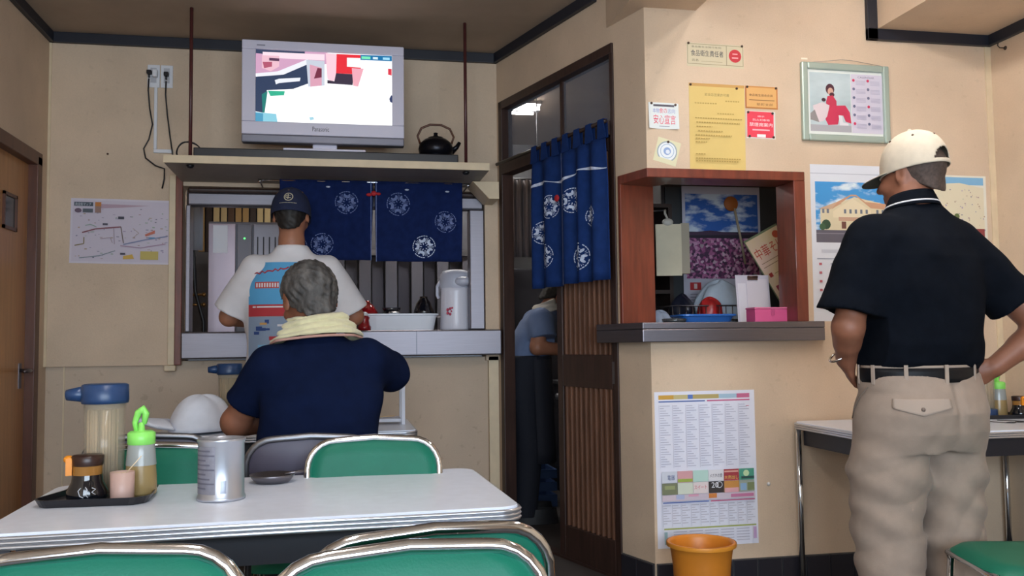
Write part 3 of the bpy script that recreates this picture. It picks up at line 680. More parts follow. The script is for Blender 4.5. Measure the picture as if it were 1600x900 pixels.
p.r(.1, .44, .2, .49, '#a03028'); p.t(.26, .44, .8, .5, 'ー六五', '#8a7a40'); p.r(.1, .6, .8, .66, '#9c3a4c'); p.line([(.1, .74), (.8, .74)], .004, '#7a74a0'); p.c(.85, .08, .1, '#b85030')
p.build(t)
t = thing('clipboard', 'white clipboard with slips standing behind the pink box', 'clipboard', (1.835, 3.93, 1.1285), rot=(radians(-6), 0, 0))
box(0, .17, -.004, 0, 0, .23).build('board', mat('clip_white', '#d6d2e0', .5), t, bevel=.002)
box(.01, .05, -.005, -.0041, .0, .19).build('slip', mat('slip_white', '#e9e6f0', .7), t); box(.055, .16, -.0055, -.0041, .0, .21).build('slip', mat('slip_white2', '#e2dce6', .7), t)
MB().b(.06, .11, -.012, -.0056, .205, .222).cyl((.06, -.012, .22), (.11, -.012, .22), .005, 8).build('clip', mat('clip_brown', '#6a5048', .4, .5), t)
t = thing('pink_box', 'bright pink cardboard box on the hatch ledge', 'box', (1.80, 3.68, 1.1278))
box(0, .168, 0, .09, 0, .058).build('body', mat('card_pink', '#e0609a', .5), t, bevel=.002)
box(-.002, .17, -.002, .092, .0585, .066).build('lid', mat('card_pink2', '#e87aa8', .5), t, bevel=.001)
MB().b(.075, .092, -.0028, -.0021, .03, .058).build('flap', mat('card_pink3', '#c04f84', .5), t)
t = thing('blue_tray', 'shallow blue plastic tray on the hatch ledge', 'tray', (1.63, 3.86, 1.1278)); tub(.11, .07, .125, .082, .04, .004).build('tray', mat('tray_blue', '#2867b8', .35), t)
t = thing('glass_bowl', 'dark glass ashtray left of the blue tray in the hatch', 'ashtray', (1.47, 3.8, 1.1278)); MB().lathe([(0, 0), (.05, 0), (.056, .02), (.05, .022), (.042, .006), (0, .005)], 20).build('dish', mat('smoke_glass', '#50565c', .1, trans=.5), t)
# wire basket with wrapped things
t = thing('wire_basket', 'steel wire basket with wrapped dishes in the hatch', 'basket', (1.78, 4.25, 1.05))
bk = MB()
for z in (.04, .1, .17): bk.tube([(-.19, -.12, z), (.19, -.12, z), (.19, .12, z), (-.19, .12, z)], .004, 6, closed=True)
for x in np.linspace(-.19, .19, 12): bk.tube([(x, -.12, .17), (x, -.12, .04), (x, .12, .04), (x, .12, .17)], .0025, 5)
bk.build('wires', STEEL, t)
tag(box(1.45, 2.6, 4.06, 4.48, 0, 1.085).build('work_bench', mat('bench_grey', '#6b6e72', .4, .4), bevel=.006), 'steel work bench below the wire basket inside the hatch', 'bench')
def lump(name, label, cat, loc, r, col, seed=0, rough=.5, tr=0, grp=None):
    rnd = random.Random(seed); ph = [rnd.uniform(0, 6) for _ in range(6)]
    def fn(u, v):
        a, b_ = 2*pi*u, pi*v; k = 1+.14*sin(3*a+ph[0])*sin(b_)+.1*sin(5*a+ph[1]+2*b_)*sin(b_)+.08*sin(4*b_+ph[2])
        return (r[0]*k*cos(a)*sin(b_), r[1]*k*sin(a)*sin(b_), r[2]*(1-cos(b_)*(1+.1*sin(2*a+ph[3]))*1))
    o = MB().grid(fn, 26, 14, wrap=True).build(name, mat(name+'_'+col.strip('#'), col, rough, trans=tr, noise=.12, nscale=12), loc=loc)
    return tag(o, label, cat, grp)
lump('wrapped_dish', 'crumpled red plastic packet in the wire basket', 'packet', (1.80, 4.17, 1.11), (.06, .05, .075), '#b02a2c', 1, .3)
lump('wrapped_dish', 'black rounded packet left of the red packet', 'packet', (1.69, 4.25, 1.11), (.06, .06, .085), '#1c2030', 2, .3)
lump('wrapped_dish', 'pale blue plastic bag heaped behind the red packet', 'bag', (1.9, 4.28, 1.11), (.13, .06, .12), '#b8c8da', 3, .3)
lump('plastic_bag', 'small clear bag bunched at the left of the wire basket', 'bag', (1.53, 4.15, 1.087), (.06, .05, .055), '#aab6cc', 4, .25)

# ------------------------------------------------------------------ kitchen seen through the doorway
t = thing('cooking_range', 'dark cooking range beside the cook in the doorway', 'stove', (1.46, 5.5, 0), rz=radians(0))
box(-.06, .6, -.25, .35, .08, .78).build('body', mat('range_dark', '#33333a', .4, .5, noise=.3), t, bevel=.01)
box(-.08, .62, -.27, .37, .78, .8).build('top', DSTEEL, t)
for y in (-.12, .1): MB().tube([(.14+.1*cos(a), y+.1*sin(a), .81) for a in [2*pi*i/20 for i in range(20)]], .01, 6, closed=True).build('burner', BLACK, t)
for k in range(4): MB().lathe([(0, .03), (.02, .028), (.024, 0), (0, 0)], 12, T=Matrix.Translation((-.061, -.2+.12*k, .7)) @ Matrix.Rotation(-pi/2, 4, 'Y')).build('knob', mat('knob_grey', '#8a8a8e', .4), t)
for x in (0, .5):
    for y in (-.18, .28): box(x, x+.04, y, y+.04, 0, .08).build('leg', DARK, t)
t = thing('cooking_pot', 'small white enamel pot on the cooking range', 'pot', (1.5, 5.34, .822)); MB().lathe([(0, 0), (.07, 0), (.078, .01), (.08, .1), (.085, .104), (.077, .1), (.072, .012), (0, .008)], 22).build('body', WHITE, t); MB().tube([(-.078, 0, .08), (-.12, -.03, .085), (-.2, -.08, .09)], .01, 6).build('handle', BLACK, t)
t = thing('storage_crate', 'blue plastic crate on the kitchen floor behind the doorway', 'crate', (1.17, 5.8, 0)); 
box(-.2, .2, -.14, .14, 0, .02).build('bottom', mat('crate_blue', '#27406a', .5), t)
for a in ((-.2, .2, -.14, -.125), (-.2, .2, .125, .14), (-.2, -.185, -.125, .125), (.185, .2, -.125, .125)):
    for z in (.02, .1, .18): box(*a, z, z+.055).build('slat', mat('crate_blue', ''), t)
t = thing('hanging_towel', 'grey striped towel hanging inside the doorway', 'towel', (1.02, 5.62, 1.6))
MB().grid(lambda u, v: (.24*u, .018*sin(u*34), .5*v), 28, 4).build('towel', mat('towel_grey', '#8a8284', .85, col2='#5a5456', nscale=6, stretch=(8, 8, .3)), t, solid=.004)
MB().cyl((-.02, 0, .505), (.26, 0, .505), .007, 8).cyl((.0, 0, .505), (.0, 0, H-1.6), .003, 6).cyl((.24, 0, .505), (.24, 0, H-1.6), .003, 6).build('rail', DSTEEL, t)
tag(box(1.25, 2.5, 6.5, 7.1, 0, 1.6).build('storage_shelf', mat('shelf_far', '#24232a', .6), bevel=.01), 'dark storage cupboard deep in the kitchen behind the cook', 'cupboard')

# ------------------------------------------------------------------ tables
LAM = mat('white_laminate', '#e2e9f8', .25, noise=.03, nscale=30)
EDGE = mat('ribbed_alu_edge', '#c9ccd4', .28, .85)
APR = mat('dark_blue_apron', '#1b1d28', .5)
def rrect(w, d, r, n=6):
    out = []
    for cx, cy, a0 in ((w/2-r, d/2-r, 0), (-w/2+r, d/2-r, pi/2), (-w/2+r, -d/2+r, pi), (w/2-r, -d/2+r, 1.5*pi)):
        out += [(cx+r*cos(a0+pi/2*i/n), cy+r*sin(a0+pi/2*i/n)) for i in range(n+1)]
    return out
def table(label, loc, w, d, h, rz=0, inset=.06):
    t = thing('dining_table', label, 'table', loc, rz)
    MB().prism(rrect(w-.004, d-.004, .045), h-.03, h).build('table_top', LAM, t, bevel=.002)
    e = MB()
    for k in range(3):
        z = h-.026+.0085*k
        pts = rrect(w+.003, d+.003, .045); e.tube([(x, y, z) for x, y in pts], .0046, 6, closed=True)
    e.build('edge_band', EDGE, t)
    a = MB(); x, y = w/2-inset, d/2-inset
    a.b(-x, x, -y, -y+.02, h-.1, h-.031).b(-x, x, y-.02, y, h-.1, h-.031).b(-x, -x+.02, -y+.02, y-.02, h-.1, h-.031).b(x-.02, x, -y+.02, y-.02, h-.1, h-.031)
    a.build('apron', APR, t)
    for sx in (-1, 1):
        for sy in (-1, 1):
            lx, ly = sx*(x+.016), sy*(y+.016)
            l = MB().cyl((lx, ly, .02), (lx, ly, h-.03), .0125, 12).build('leg', CHROME, t)
            MB().lathe([(0, 0), (.017, 0), (.017, .018), (.0125, .022)], 12, T=Matrix.Translation((lx, ly, 0))).build('rubber_foot', BLACK, l)
    return t
TH = .71
table('white laminate dining table with silver can and condiment tray on it', (-.155, 2.14, 0), 1.04, .605, TH, radians(1.9))
TH2 = .722
table('white laminate dining table where the man in the navy shirt sits', (-.2, 3.76, 0), .98, .6, TH2, 0)
TR = .70
table('pale laminate dining table against the hatch wall beside the standing man', (2.425, 3.28, 0), 1.04, .6, TR, 0, .035)

# ------------------------------------------------------------------ chairs
GREEN = mat('green_vinyl', '#0d6650', .45, noise=.06, nscale=10, spec=.25, bump=.08, bscale=300)
GREY = mat('grey_vinyl', '#4b4757', .5, noise=.06)
def chair(label, loc, rz, rear=None, group='green vinyl tube chairs'):
    t = thing('tube_chair', label, 'chair', loc, rz, group)
    W = .17; zt = .80; tube_m = DSTEEL if rear else CHROME
    back = lambda z: -.185-.075*max(0, (z-.42))/.4
    def arc(): 
        r = .072; pts = []
        for i in range(7):
            a = pi-pi/2*i/6; pts.append((-W+r+r*cos(a), zt-r+r*sin(a)))
        pts += [(0, zt+.006)]
        for i in range(7):
            a = pi/2-pi/2*i/6; pts.append((W-r+r*cos(a), zt-r+r*sin(a)))
        return pts
    pts = [(-W, .42), (-W, .55), (-W, .65)] + arc() + [(W, .65), (W, .55), (W, .42)]
    bf = MB().tube([(x, back(z), z) for x, z in pts], .0095, 10).build('back_frame', tube_m, t)
    # padded backrest inside the frame, slightly hollow
    def pad(off, th, shrink, mi):
        def fn(u, v):
            x = (u-.5)*2; zz = .545+.254*v; hw = W-.004-shrink
            r = .07
            if zz > .799-r: hw -= r-math.sqrt(max(0, r*r-(zz-(.799-r))**2))
            if zz < .545+.05: hw -= .05-math.sqrt(max(0, .05**2-(.05-(zz-.545))**2))
            ed = min(1, (1-abs(x))*8)*min(1, v*8)*min(1, (1-v)*8)
            return (x*hw, back(zz)-.012*(1-x*x)*min(1, (1-v)*5)+off+th*ed**.5, zz)
        return fn
    front = MB().grid(pad(.0, .016, 0, 0), 16, 12); front.build('backrest', GREEN, t)
    MB().grid(lambda u, v: pad(-.002, -.006, 0, 0)(1-u, v), 16, 12).build('back_panel', rear or GREEN, t)
    # seat cushion
    def seat(u, v, top):
        x, y = (u-.5)*2, (v-.5)*2; k = (abs(x)**5+abs(y)**5)**.2 if (x or y) else 0; m = max(abs(x), abs(y)); f = m/k if k else 1
        e = max(0, 1-m**6)
        return (x*f*.19, y*f*.19, (.43+.028*e**.5-.008*(1-m*m)) if top else .43-.006*e)
    s = MB().grid(lambda u, v: seat(u, v, True), 16, 16); s.grid(lambda u, v: seat(1-u, v, False), 8, 8); s.build('seat', GREEN, t)
    fr = MB().tube([(-.17, -.185, .418), (-.17, .1, .418)], .0105, 8).tube([(.17, -.185, .418), (.17, .1, .418)], .0105, 8)
    fr.tube([(-.172, .165, .40), (-.165, .175, .417), (-.15, .178, .421), (.15, .178, .421), (.165, .175, .417), (.172, .165, .40)], .0105, 8)
    fr.build('seat_frame', CHROME, t)
    for sx in (-1, 1):
        for y0, y1 in ((.165, .195), (-.185, -.215)):
            l = MB().cyl((sx*.172, y0, .42 if y0 < 0 else .402), (sx*.18, y1, .015), .0105, 10).build('leg', CHROME, t)
            MB().lathe([(0, 0), (.014, 0), (.014, .02), (.0105, .022)], 10, T=Matrix.Translation((sx*.18, y1, 0))).build('rubber_foot', BLACK, l)
    MB().cyl((-.176, -.2, .2), (.176, -.2, .2), .008, 8).build('stretcher', CHROME, t)
    return t
def chair_back_at(p, rz, label, rear=None, **k):     # put the top of the backrest over the floor point p
    return chair(label, (p[0]-.256*sin(rz), p[1]+.256*cos(rz), 0), rz, rear, **k)
chair_back_at((0.088,2.404,0.800), pi-.03, 'green chair facing the can table, next to the dark grey chair back')
chair_back_at((-0.460,2.389,0.800), pi+.02, 'green chair at the can table behind the green capped bottle')
chair_back_at((-0.076,2.488,0.800), -.02, 'chair with dark grey back under the seated man in navy', GREY)
chair_back_at((-0.520,2.643,0.800), .05, 'empty chair with dark grey back below the white cap', GREY)
chair_back_at((0.122,1.197,0.800), .2, 'green chair pushed in at the can table, behind another green chair back')
chair_back_at((0.083,1.102,0.800), pi+.12, 'green chair standing back to back with the one pushed in at the can table')
chair_back_at((-0.285,1.173,0.800), pi+.0, 'green chair turned away from the condiment tray side of the table')
chair('green chair turned sideways beside the legs of the standing man', (1.895, 2.20, 0), radians(75))

# ------------------------------------------------------------------ condiments
CLEAR = mat('clear_acrylic', '#c9bda6', .12, alpha=.28)
STICK = mat('chopstick_wood', '#cdb08a', .6, noise=.1)
BLUEP = mat('blue_plastic', '#1c3a63', .35)
LIME = mat('lime_plastic', '#8ade66', .35)
def tray(label, loc, rz, sx=1):
    t = thing('condiment_tray', label, 'tray', loc, rz); t.scale = (.88, 1.04, 1)
    pts = []
    for cx, cy, r, a0, a1 in ((.085*sx, -.01, .045, -90, 0), (.07*sx, .1, .06, 0, 90), (-.06*sx, .1, .04, 90, 180), (-.1*sx, .0, .04, 180, 250)):
        pts += [(cx+r*cos(radians(a0+(a1-a0)*i/5)), cy+r*sin(radians(a0+(a1-a0)*i/5))) for i in range(6)]
    n = len(pts); c = (0, .045)
    def ring(k, z): return [(c[0]+(x-c[0])*k, c[1]+(y-c[1])*k, z) for x, y in pts]
    rs = [ring(.93, 0), ring(1, .017), ring(.965, .017), ring(.93, .006)]
    vs = [v for r in rs for v in r]; fs = [(j*n+i, j*n+(i+1) % n, (j+1)*n+(i+1) % n, (j+1)*n+i) for j in range(3) for i in range(n)] + [tuple(range(n))[::-1], tuple(3*n+i for i in range(n))]
    MB().add(vs, fs).build('tray', mat('black_lacquer_tray', '#15151b', .3), t)
    return t
def chopstick_holder(label, loc, rz=pi, inv=False, s=1):
    t = thing('chopstick_holder', label, 'holder', loc, rz); t.scale = (s, s, s)
    h = .205; zl = 0 if inv else h
    MB().lathe([(0, .03 if inv else 0), (.042, .03 if inv else 0), (.0455, h+.03 if inv else h), (.0435, h+.03 if inv else h), (.04, .034 if inv else .004), (0, .034 if inv else .004)], 24).build('jar', CLEAR, t)
    ld = MB().lathe([(.0, zl+.045), (.045, zl+.045), (.0505, zl+.042), (.0515, zl+.008), (.05, zl), (0, zl)] if not inv else [(0, 0), (.05, 0), (.052, .006), (.052, .03), (.047, .034), (0, .034)], 28).build('lid', BLUEP, t)
    if not inv: MB().tube([(.04, 0, zl+.022), (.07, 0, zl+.021), (.084, 0, zl+.02)], [.02, .015, .0125], 12).build('spout', BLUEP, t)
    rnd = random.Random(5)
    me = None
    for i in range(34):
        a, r = rnd.uniform(0, 2*pi), .035*math.sqrt(rnd.random()); b_ = rnd.uniform(-.004, .004)
        x, y = r*cos(a), r*sin(a)
        if me is None: me = MB().tube([(0, 0, .006 if not inv else .036), (0, 0, .19 if not inv else .22)], [.0026, .0034], 6).build('chopstick', STICK, t); q = me
        else: q = me.copy(); COL.objects.link(q)
        q.location = (x, y, 0)
    return t
def squeeze_bottle(label, loc, s=1):
    t = thing('squeeze_bottle', label, 'bottle', loc); t.scale = (s, s, s)
    MB().lathe([(0, 0), (.036, 0), (.038, .006), (.037, .04), (.033, .1), (.031, .12), (.029, .122)], 22).build('body', mat('oil_bottle', '#b59a68', .25, trans=.35), t)
    MB().lathe([(.0362, .072), (.0337, .1), (.0315, .121), (.03, .124)], 22).build('clear_shoulder', mat('bottle_clear', '#c8d0d0', .2, trans=.5), t)
    cp = MB().lathe([(.031, .122), (.033, .124), (.033, .15), (.026, .155), (.008, .156), (.007, .175), (0, .176)], 22).build('cap', LIME, t)
    MB().tube([(-.012, 0, .155), (-.016, 0, .175), (-.008, 0, .2), (.004, 0, .208), (.01, 0, .198), (.006, 0, .172)], [.006, .007, .009, .011, .009, .006], 8).build('stopper', LIME, cp)
    return t
def soy_bottle(label, loc, rz=0, s=1):
    t = thing('soy_bottle', label, 'bottle', loc, rz); t.scale = (s, s, s)
    MB().lathe([(0, 0), (.042, 0), (.047, .006), (.047, .022), (.036, .045), (.034, .062)], 24).build('body', mat('soy_dark', '#101218', .08, coat=.5), t)
    MB().lathe([(.034, .062), (.034, .085)], 24).build('neck', mat('soy_amber', '#a8763a', .15, trans=.3), t)
    MB().lathe([(.035, .084), (.036, .086), (.037, .106), (.034, .109), (0, .11)], 24).build('cap', mat('soy_brown_cap', '#2e1813', .35), t)
    MB().b(-.048, -.034, -.012, .012, .062, .103).ball((-.042, 0, .1), (.012, .012, .01)).build('spout_cover', mat('orange_plastic', '#e08a20', .35), t)
    e = MB()
    for pts in ([(-.012, .035), (-.018, .028), (-.014, .016), (-.006, .012)], [(-.002, .036), (.002, .03), (-.002, .02), (.004, .012)], [(.012, .034), (.02, .03), (.012, .024), (.02, .018)], [(-.01, .008), (-.004, .008)]):
        e.tube([(x, -math.sqrt(max(0, (.0475 if z < .022 else .0475-.011*(z-.022)/.023)**2-x*x)), z) for x, z in pts], .0011, 5)
    e.build('emblem', mat('emblem_white', '#c8ccd4', .5), t)
    return t
TZ = TH+.0005
tray('black lacquer condiment tray at the corner of the can table', (-.522, 2.122, TZ), radians(4))
z = TZ+.0065
chopstick_holder('clear chopstick holder with blue spouted lid on the can table tray', (-.533, 2.225, z), radians(178))
soy_bottle('dark soy sauce bottle with orange spout on the tray', (-.545, 2.133, z), .2, .9)
squeeze_bottle('oil bottle with lime green cap on the can table tray', (-.445, 2.187, z), .92)
t = thing('toothpick_cup', 'pale pink toothpick cup in front of the lime capped bottle', 'cup', (-.468, 2.112, z)); t.scale = (.88, .88, .9)
MB().lathe([(0, 0), (.026, 0), (.028, .004), (.029, .068), (.0265, .068), (.025, .006), (0, .005)], 20).build('cup', mat('cup_pinkish', '#c9a79c', .4, trans=.2), t)
rnd = random.Random(3); first = None
for i in range(26):
    a, r = rnd.uniform(0, 2*pi), .02*math.sqrt(rnd.random())
    if first is None: q = first = MB().tube([(0, 0, .006), (0, 0, .066)], [.001, .001], 5).build('toothpick', mat('toothpick', '#dcc6a6', .6), t)
    else: q = first.copy(); COL.objects.link(q)
    q.location = (r*cos(a), r*sin(a), 0)
MB().tube([(0, 0, .055), (.045, -.005, .105)], .0014, 6).build('leaning_toothpick', mat('toothpick', ''), t)
t = thing('tin_can', 'silver tin can with a bar code on the white table', 'can', (-.26, 2.11, TZ)); t.scale = (.94, .94, .92)
MB().lathe([(0, .002), (.05, .002), (.0545, 0), (.056, .003), (.0555, .008), (.053, .012), (.053, .136), (.0555, .14), (.056, .144), (.0545, .147), (.052, .146), (.05, .138), (0, .138)], 36).build('can', mat('tin_silver', '#b9bcc6', .32, .75), t)
lb = MB().lathe([(.0534, .018), (.0534, .13)], 24, a0=radians(180), a1=radians(262)); lb.build('paper_label', mat('can_label', '#8c8d9a', .45, .4, noise=.15, nscale=60), t)
bc = MB()
for i in range(9):
    a = radians(275+i*1.6); bc.lathe([(.0536, .02), (.0536, .05)], 1, a0=a, a1=a+radians(.9), smooth=False)
bc.build('bar_code', mat('bar_code_grey', '#5c5c70', .5), t)
rows = MB()
for k in range(9): rows.lathe([(.0537, .03+.011*k), (.0537, .034+.011*k)], 8, a0=radians(196), a1=radians(196+40+12*((k*5) % 3)))
rows.build('label_print', mat('can_print', '#5f5f70', .5), t)
t = thing('ashtray', 'small steel ashtray behind the tin can', 'ashtray', (-.165, 2.33, TZ))
MB().lathe([(0, 0), (.04, 0), (.052, .014), (.056, .02), (.053, .021), (.04, .006), (0, .005)], 26).build('dish', STEEL, t)
MB().tube([(.03, 0, .019), (.075, .012, .024)], .004, 6).build('handle', STEEL, t)
# on the seated man's table
z2 = TH2+.0005
tray('black lacquer condiment tray behind the white cap', (-.475, 3.76, z2), .3)
chopstick_holder('clear chopstick holder with blue lid behind the white cap', (-.445, 3.85, z2+.0065), pi)
squeeze_bottle('oil bottle with lime green cap behind the white cap', (-.390, 3.785, z2+.0065), .95)
soy_bottle('soy sauce bottle with orange spout half hidden behind the white cap', (-.545, 3.81, z2+.0065), 1.2, .85)
t = thing('cloth_cap', 'white cloth cap lying on the table left of the man in navy', 'cap', (-.53, 3.6, z2), rz=.1); t.scale = (1.12, 1.1, 1.1)
CAPW = mat('white_cotton', '#dcdfea', .85, noise=.05, nscale=20, bump=.2, bscale=60)
def dome(u, v):
    a, b_ = 2*pi*u, pi/2*v; k = 1+.06*sin(3*a+1)*cos(b_)+.05*sin(5*a)*sin(2*b_)
    return (.1*cos(a)*cos(b_)*k+.012*sin(b_), .095*sin(a)*cos(b_)*k, .008+.122*sin(b_)*(1+.1*sin(2*a+.5)*cos(b_))+.006*sin(4*a+1)*sin(2*b_))
MB().grid(dome, 32, 12, wrap=True).build('crown', CAPW, t, solid=.003)
MB().grid(lambda u, v: (-.07-.1*v*sin(pi*u)**.5-.035*(1-abs(2*u-1)), (-.085+.17*u)*(1-.08*v), .02+.034*sin(pi*u)*(.75+.25*v)), 14, 6).build('brim', CAPW, t, solid=.014)
MB().tube([(.08, -.06, .02), (.106, 0, .03), (.08, .05, .02)], .006, 6).build('strap', CAPW, t)
t = thing('table_rack', 'small white two tier rack on the end of the seated man\'s table', 'rack', (.17, 3.78, z2))
RK = mat('rack_white', '#b9bcc8', .4)
for x in (-.085, .085):
    for y in (-.07, .07): box(x-.007, x+.007, y-.007, y+.007, 0, .19).build('post', RK, t)
for zz in (.01, .15): box(-.078, .078, -.063, .063, zz, zz+.014).build('shelf', RK, t, bevel=.002)
t = thing('blue_cup', 'dark blue cup on the top of the white table rack', 'cup', (.155, 3.77, z2+.1645)); MB().lathe([(0, 0), (.028, 0), (.034, .045), (.031, .045), (.026, .005), (0, .004)], 18).build('cup', mat('cup_blue', '#1f4f9a', .3), t)
tag(MB().tube([(-.065, -.0, .003), (.06, .05, .003)], .0025, 6).build('chopstick', STICK, loc=(.165, 3.76, z2+.0245)), 'pale wooden chopstick lying in the white table rack', 'chopstick')
# on the table by the hatch wall
z3 = TR+.0005
tray('black lacquer condiment tray on the table by the hatch wall', (2.80, 3.425, z3), 0, 1)
chopstick_holder('upturned chopstick holder with blue foot beside the standing man', (2.745, 3.455, z3+.0065), 0, True)
squeeze_bottle('oil bottle with lime green cap beside the upturned chopstick holder', (2.835, 3.48, z3+.0065), .95)
soy_bottle('soy sauce bottle with orange spout beside the upturned chopstick holder', (2.885, 3.415, z3+.0065), 1.4, .8)
t = thing('reading_glasses', 'thin dark wire loop lying before the upturned chopstick holder', 'glasses', (2.70, 3.22, z3+.003), rz=.3)
for x in (-.03, .03): MB().tube([(x+.022*cos(a), .016*sin(a), .0) for a in [2*pi*i/16 for i in range(16)]], .0016, 5, closed=True).build('rim', BLACK, t)
MB().tube([(-.052, 0, 0), (-.055, .06, 0), (-.03, .11, 0)], .0018, 5).tube([(.052, 0, 0), (.055, .06, 0), (.03, .1, 0)], .0018, 5).tube([(-.008, 0, 0), (.008, 0, 0)], .0018, 5).build('arms', BLACK, t)
# waste bucket
t = thing('waste_bucket', 'orange plastic waste bucket standing before the newspaper poster', 'bucket', (1.36, 3.29, 0))
OR = mat('orange_bucket', '#d5832a', .4, noise=.04)
MB().lathe([(0, .004), (.09, 0), (.093, .006), (.104, .13), (.106, .135), (.11, .2), (.119, .262), (.123, .27), (.131, .272), (.132, .279), (.128, .283), (.121, .283), (.117, .27), (.108, .2), (.09, .01), (0, .01)], 40).build('bucket', OR, t)
MB().lathe([(.1325, .268), (.1335, .275), (.1325, .282)], 40).build('rim', mat('orange_rim', '#df9232', .35), t)

# ------------------------------------------------------------------ papers on the walls
YW = YR-.0005
t, p = sheet('notice_plate', 'long cream food hygiene plate with a red seal high on the wall', 'sign', (1.476, YW, 2.238), .264, .104, '#cfc3a4', radians(.6), pins=((.03, .03), (.97, .03)))
for a in ((.01, .04, .99, .06), (.01, .88, .99, .9), (.01, .04, .018, .9), (.982, .04, .99, .9), (.69, .04, .7, .9)): p.r(*a, '#8c8266')
p.t(.08, .12, .6, .2, '食品衛生法施行条例', '#6a6258'); p.t(.07, .3, .64, .56, '食品衛生責任者', '#2e2c40'); p.t(.09, .68, .2, .78, '氏名', '#5a5040'); p.r(.25, .76, .62, .78, '#a89c80')
p.c(.845, .47, .11, '#c22f3a', 24); p.r(.8, .36, .89, .41, '#e8a0a4'); p.r(.79, .52, .9, .58, '#e8a0a4'); p.build(t)
t, p = sheet('licence_paper', 'large yellowed business licence sheet above the hatch', 'paper', (1.479, YW, 1.788), .257, .376, '#d9bd74', radians(.5), pins=((.03, .02), (.86, .04)))
p.r(0, 0, 1, .035, '#c99a55'); p.t(.28, .11, .72, .145, '飲食店営業許可書', '#8c7440')
for v, u0, u1 in ((.19, .65, .9), (.225, .1, .5), (.34, .5, .8), (.4, .1, .95), (.45, .12, .9), (.5, .12, .4), (.55, .15, .6), (.6, .1, .75), (.64, .1, .35), (.68, .1, .3), (.82, .1, .28), (.87, .1, .9), (.9, .1, .85)):
    x = u0
    while x < u1: p.r(x, v, min(u1, x+.032), v+.014, '#b3964f'); x += .045
p.build(t)
t, p = sheet('small_certificate', 'small orange bordered certificate right of the licence sheet', 'paper', (1.742, YW, 2.062), .153, .1, '#d9a868', radians(.6), pins=((.06, .05), (.95, .05)))
p.r(.0, 0, .04, 1, '#b06a3a'); p.r(.96, 0, 1, 1, '#c07a40'); p.r(0, .93, 1, 1, '#b8793c'); p.r(0, 0, 1, .06, '#c88a48')
p.t(.12, .34, .85, .45, '食品衛生協会会員', '#6e4426'); p.r(.12, .6, .9, .63, '#7c5030'); p.t(.35, .74, .85, .86, '新町支部', '#8a5c38'); p.build(t)
t, p = sheet('red_notice', 'small red notice card with white lettering below the certificate', 'notice', (1.744, YW, 1.93), .136, .122, '#d8d8d2', radians(1), pins=((.06, .06), (.9, .06), (.1, .93), (.93, .93)))
p.r(.02, .02, .94, .96, '#df3c50'); p.t(.38, .16, .62, .22, '標示', '#f6d8dc'); p.t(.22, .28, .8, .36, '防火対象物', '#f6d8dc'); p.t(.1, .42, .9, .56, '禁煙席案内', '#fbeaec'); p.r(.2, .66, .8, .71, '#f3b8c0'); p.r(.36, .84, .66, .95, '#f4eeee'); p.build(t)
t, p = sheet('price_notice', 'white notice with bold red characters pinned near the pillar corner', 'notice', (1.295, YW, 1.958), .135, .114, '#dfe4e4', radians(1), curl=.012, pins=((.1, .04), (.9, .06)))
p.r(.16, .07, .86, .15, '#55505a'); p.t(.14, .22, .36, .4, '本物', '#7f88c4'); p.t(.36, .2, .62, .4, '食の', '#d8305c'); p.t(.64, .22, .88, .4, '志向', '#8f96c8')
p.t(.16, .46, .9, .82, '安心宣言', '#dc2f52'); p.r(.36, .89, .7, .91, '#8a8a9a'); p.build(t)
t, p = sheet('round_sticker', 'tilted cream paper with a pale blue round stamp near the pillar corner', 'paper', (1.312, YW, 1.822), .105, .105, '#dad6b4', radians(15), pins=((.45, .1),))
p.c(.5, .5, .43, '#93a3ac', 28); p.c(.5, .5, .38, '#e6eaee', 28); p.ring(.5, .48, .3, .03, '#9fb4cc'); p.c(.5, .48, .16, '#8fa6d0', 16); p.c(.53, .5, .09, '#dfe4ee', 12); p.r(.1, .8, .9, .96, '#dad6b4'); p.build(t)
# framed photograph calendar
t = thing('framed_calendar', 'silver green framed calendar with a sitting person in red', 'picture', (2.002, YW, 1.926), rot=(0, radians(.4), 0))
fw_, fh_ = .428, .352; FM = mat('frame_green_silver', '#a9b8ae', .35, .25)
for n_, a in (('frame_side', (0, .03, 0, fh_)), ('frame_side', (fw_-.03, fw_, 0, fh_)), ('frame_side', (.03, fw_-.03, 0, .03)), ('frame_side', (.03, fw_-.03, fh_-.03, fh_))): box(a[0], a[1], -.022, 0, a[2], a[3]).build(n_, FM, t, bevel=.006)
box(.028, fw_-.028, -.008, -.001, .028, fh_-.028).build('mat_board', mat('mat_white', '#dfe3de', .6), t)
p = Print(fw_, fh_, -.0085)
p.r(.1, .12, .565, .875, cloud_mat('studio_grey', '#a3b4b8', '#c9d6da', 4, .3, .7)); p.r(.1, .79, .565, .875, '#a8a6ac')
p.c(.33, .33, .05, '#4a2430', 16, .07); p.c(.335, .36, .032, '#caa090', 14, .05); p.c(.35, .4, .03, '#4a2430', 10, .03)
p.poly([(.28, .5), (.3, .42), (.36, .41), (.4, .48), (.4, .58), (.3, .6)], '#b8304c')
p.poly([(.29, .62), (.36, .54), (.5, .53), (.55, .62), (.565, .76), (.5, .74), (.47, .66), (.43, .68), (.41, .78), (.3, .79), (.27, .72)], '#bf2f50')
p.c(.255, .47, .025, '#3f2430', 10, .025)
p.poly([(.13, .55), (.24, .5), (.32, .54), (.29, .68), (.25, .74), (.19, .76), (.15, .7)], '#d8c8cc'); p.poly([(.1, .65), (.15, .6), (.2, .76), (.1, .73)], '#8a8484')
p.poly([(.42, .66), (.455, .66), (.47, .75), (.53, .76), (.53, .79), (.43, .79)], '#dfdce0')
p.r(.57, .12, .93, .88, '#cfc9d8'); p.t(.65, .145, .84, .17, 'CALENDAR', '#6f6a88')
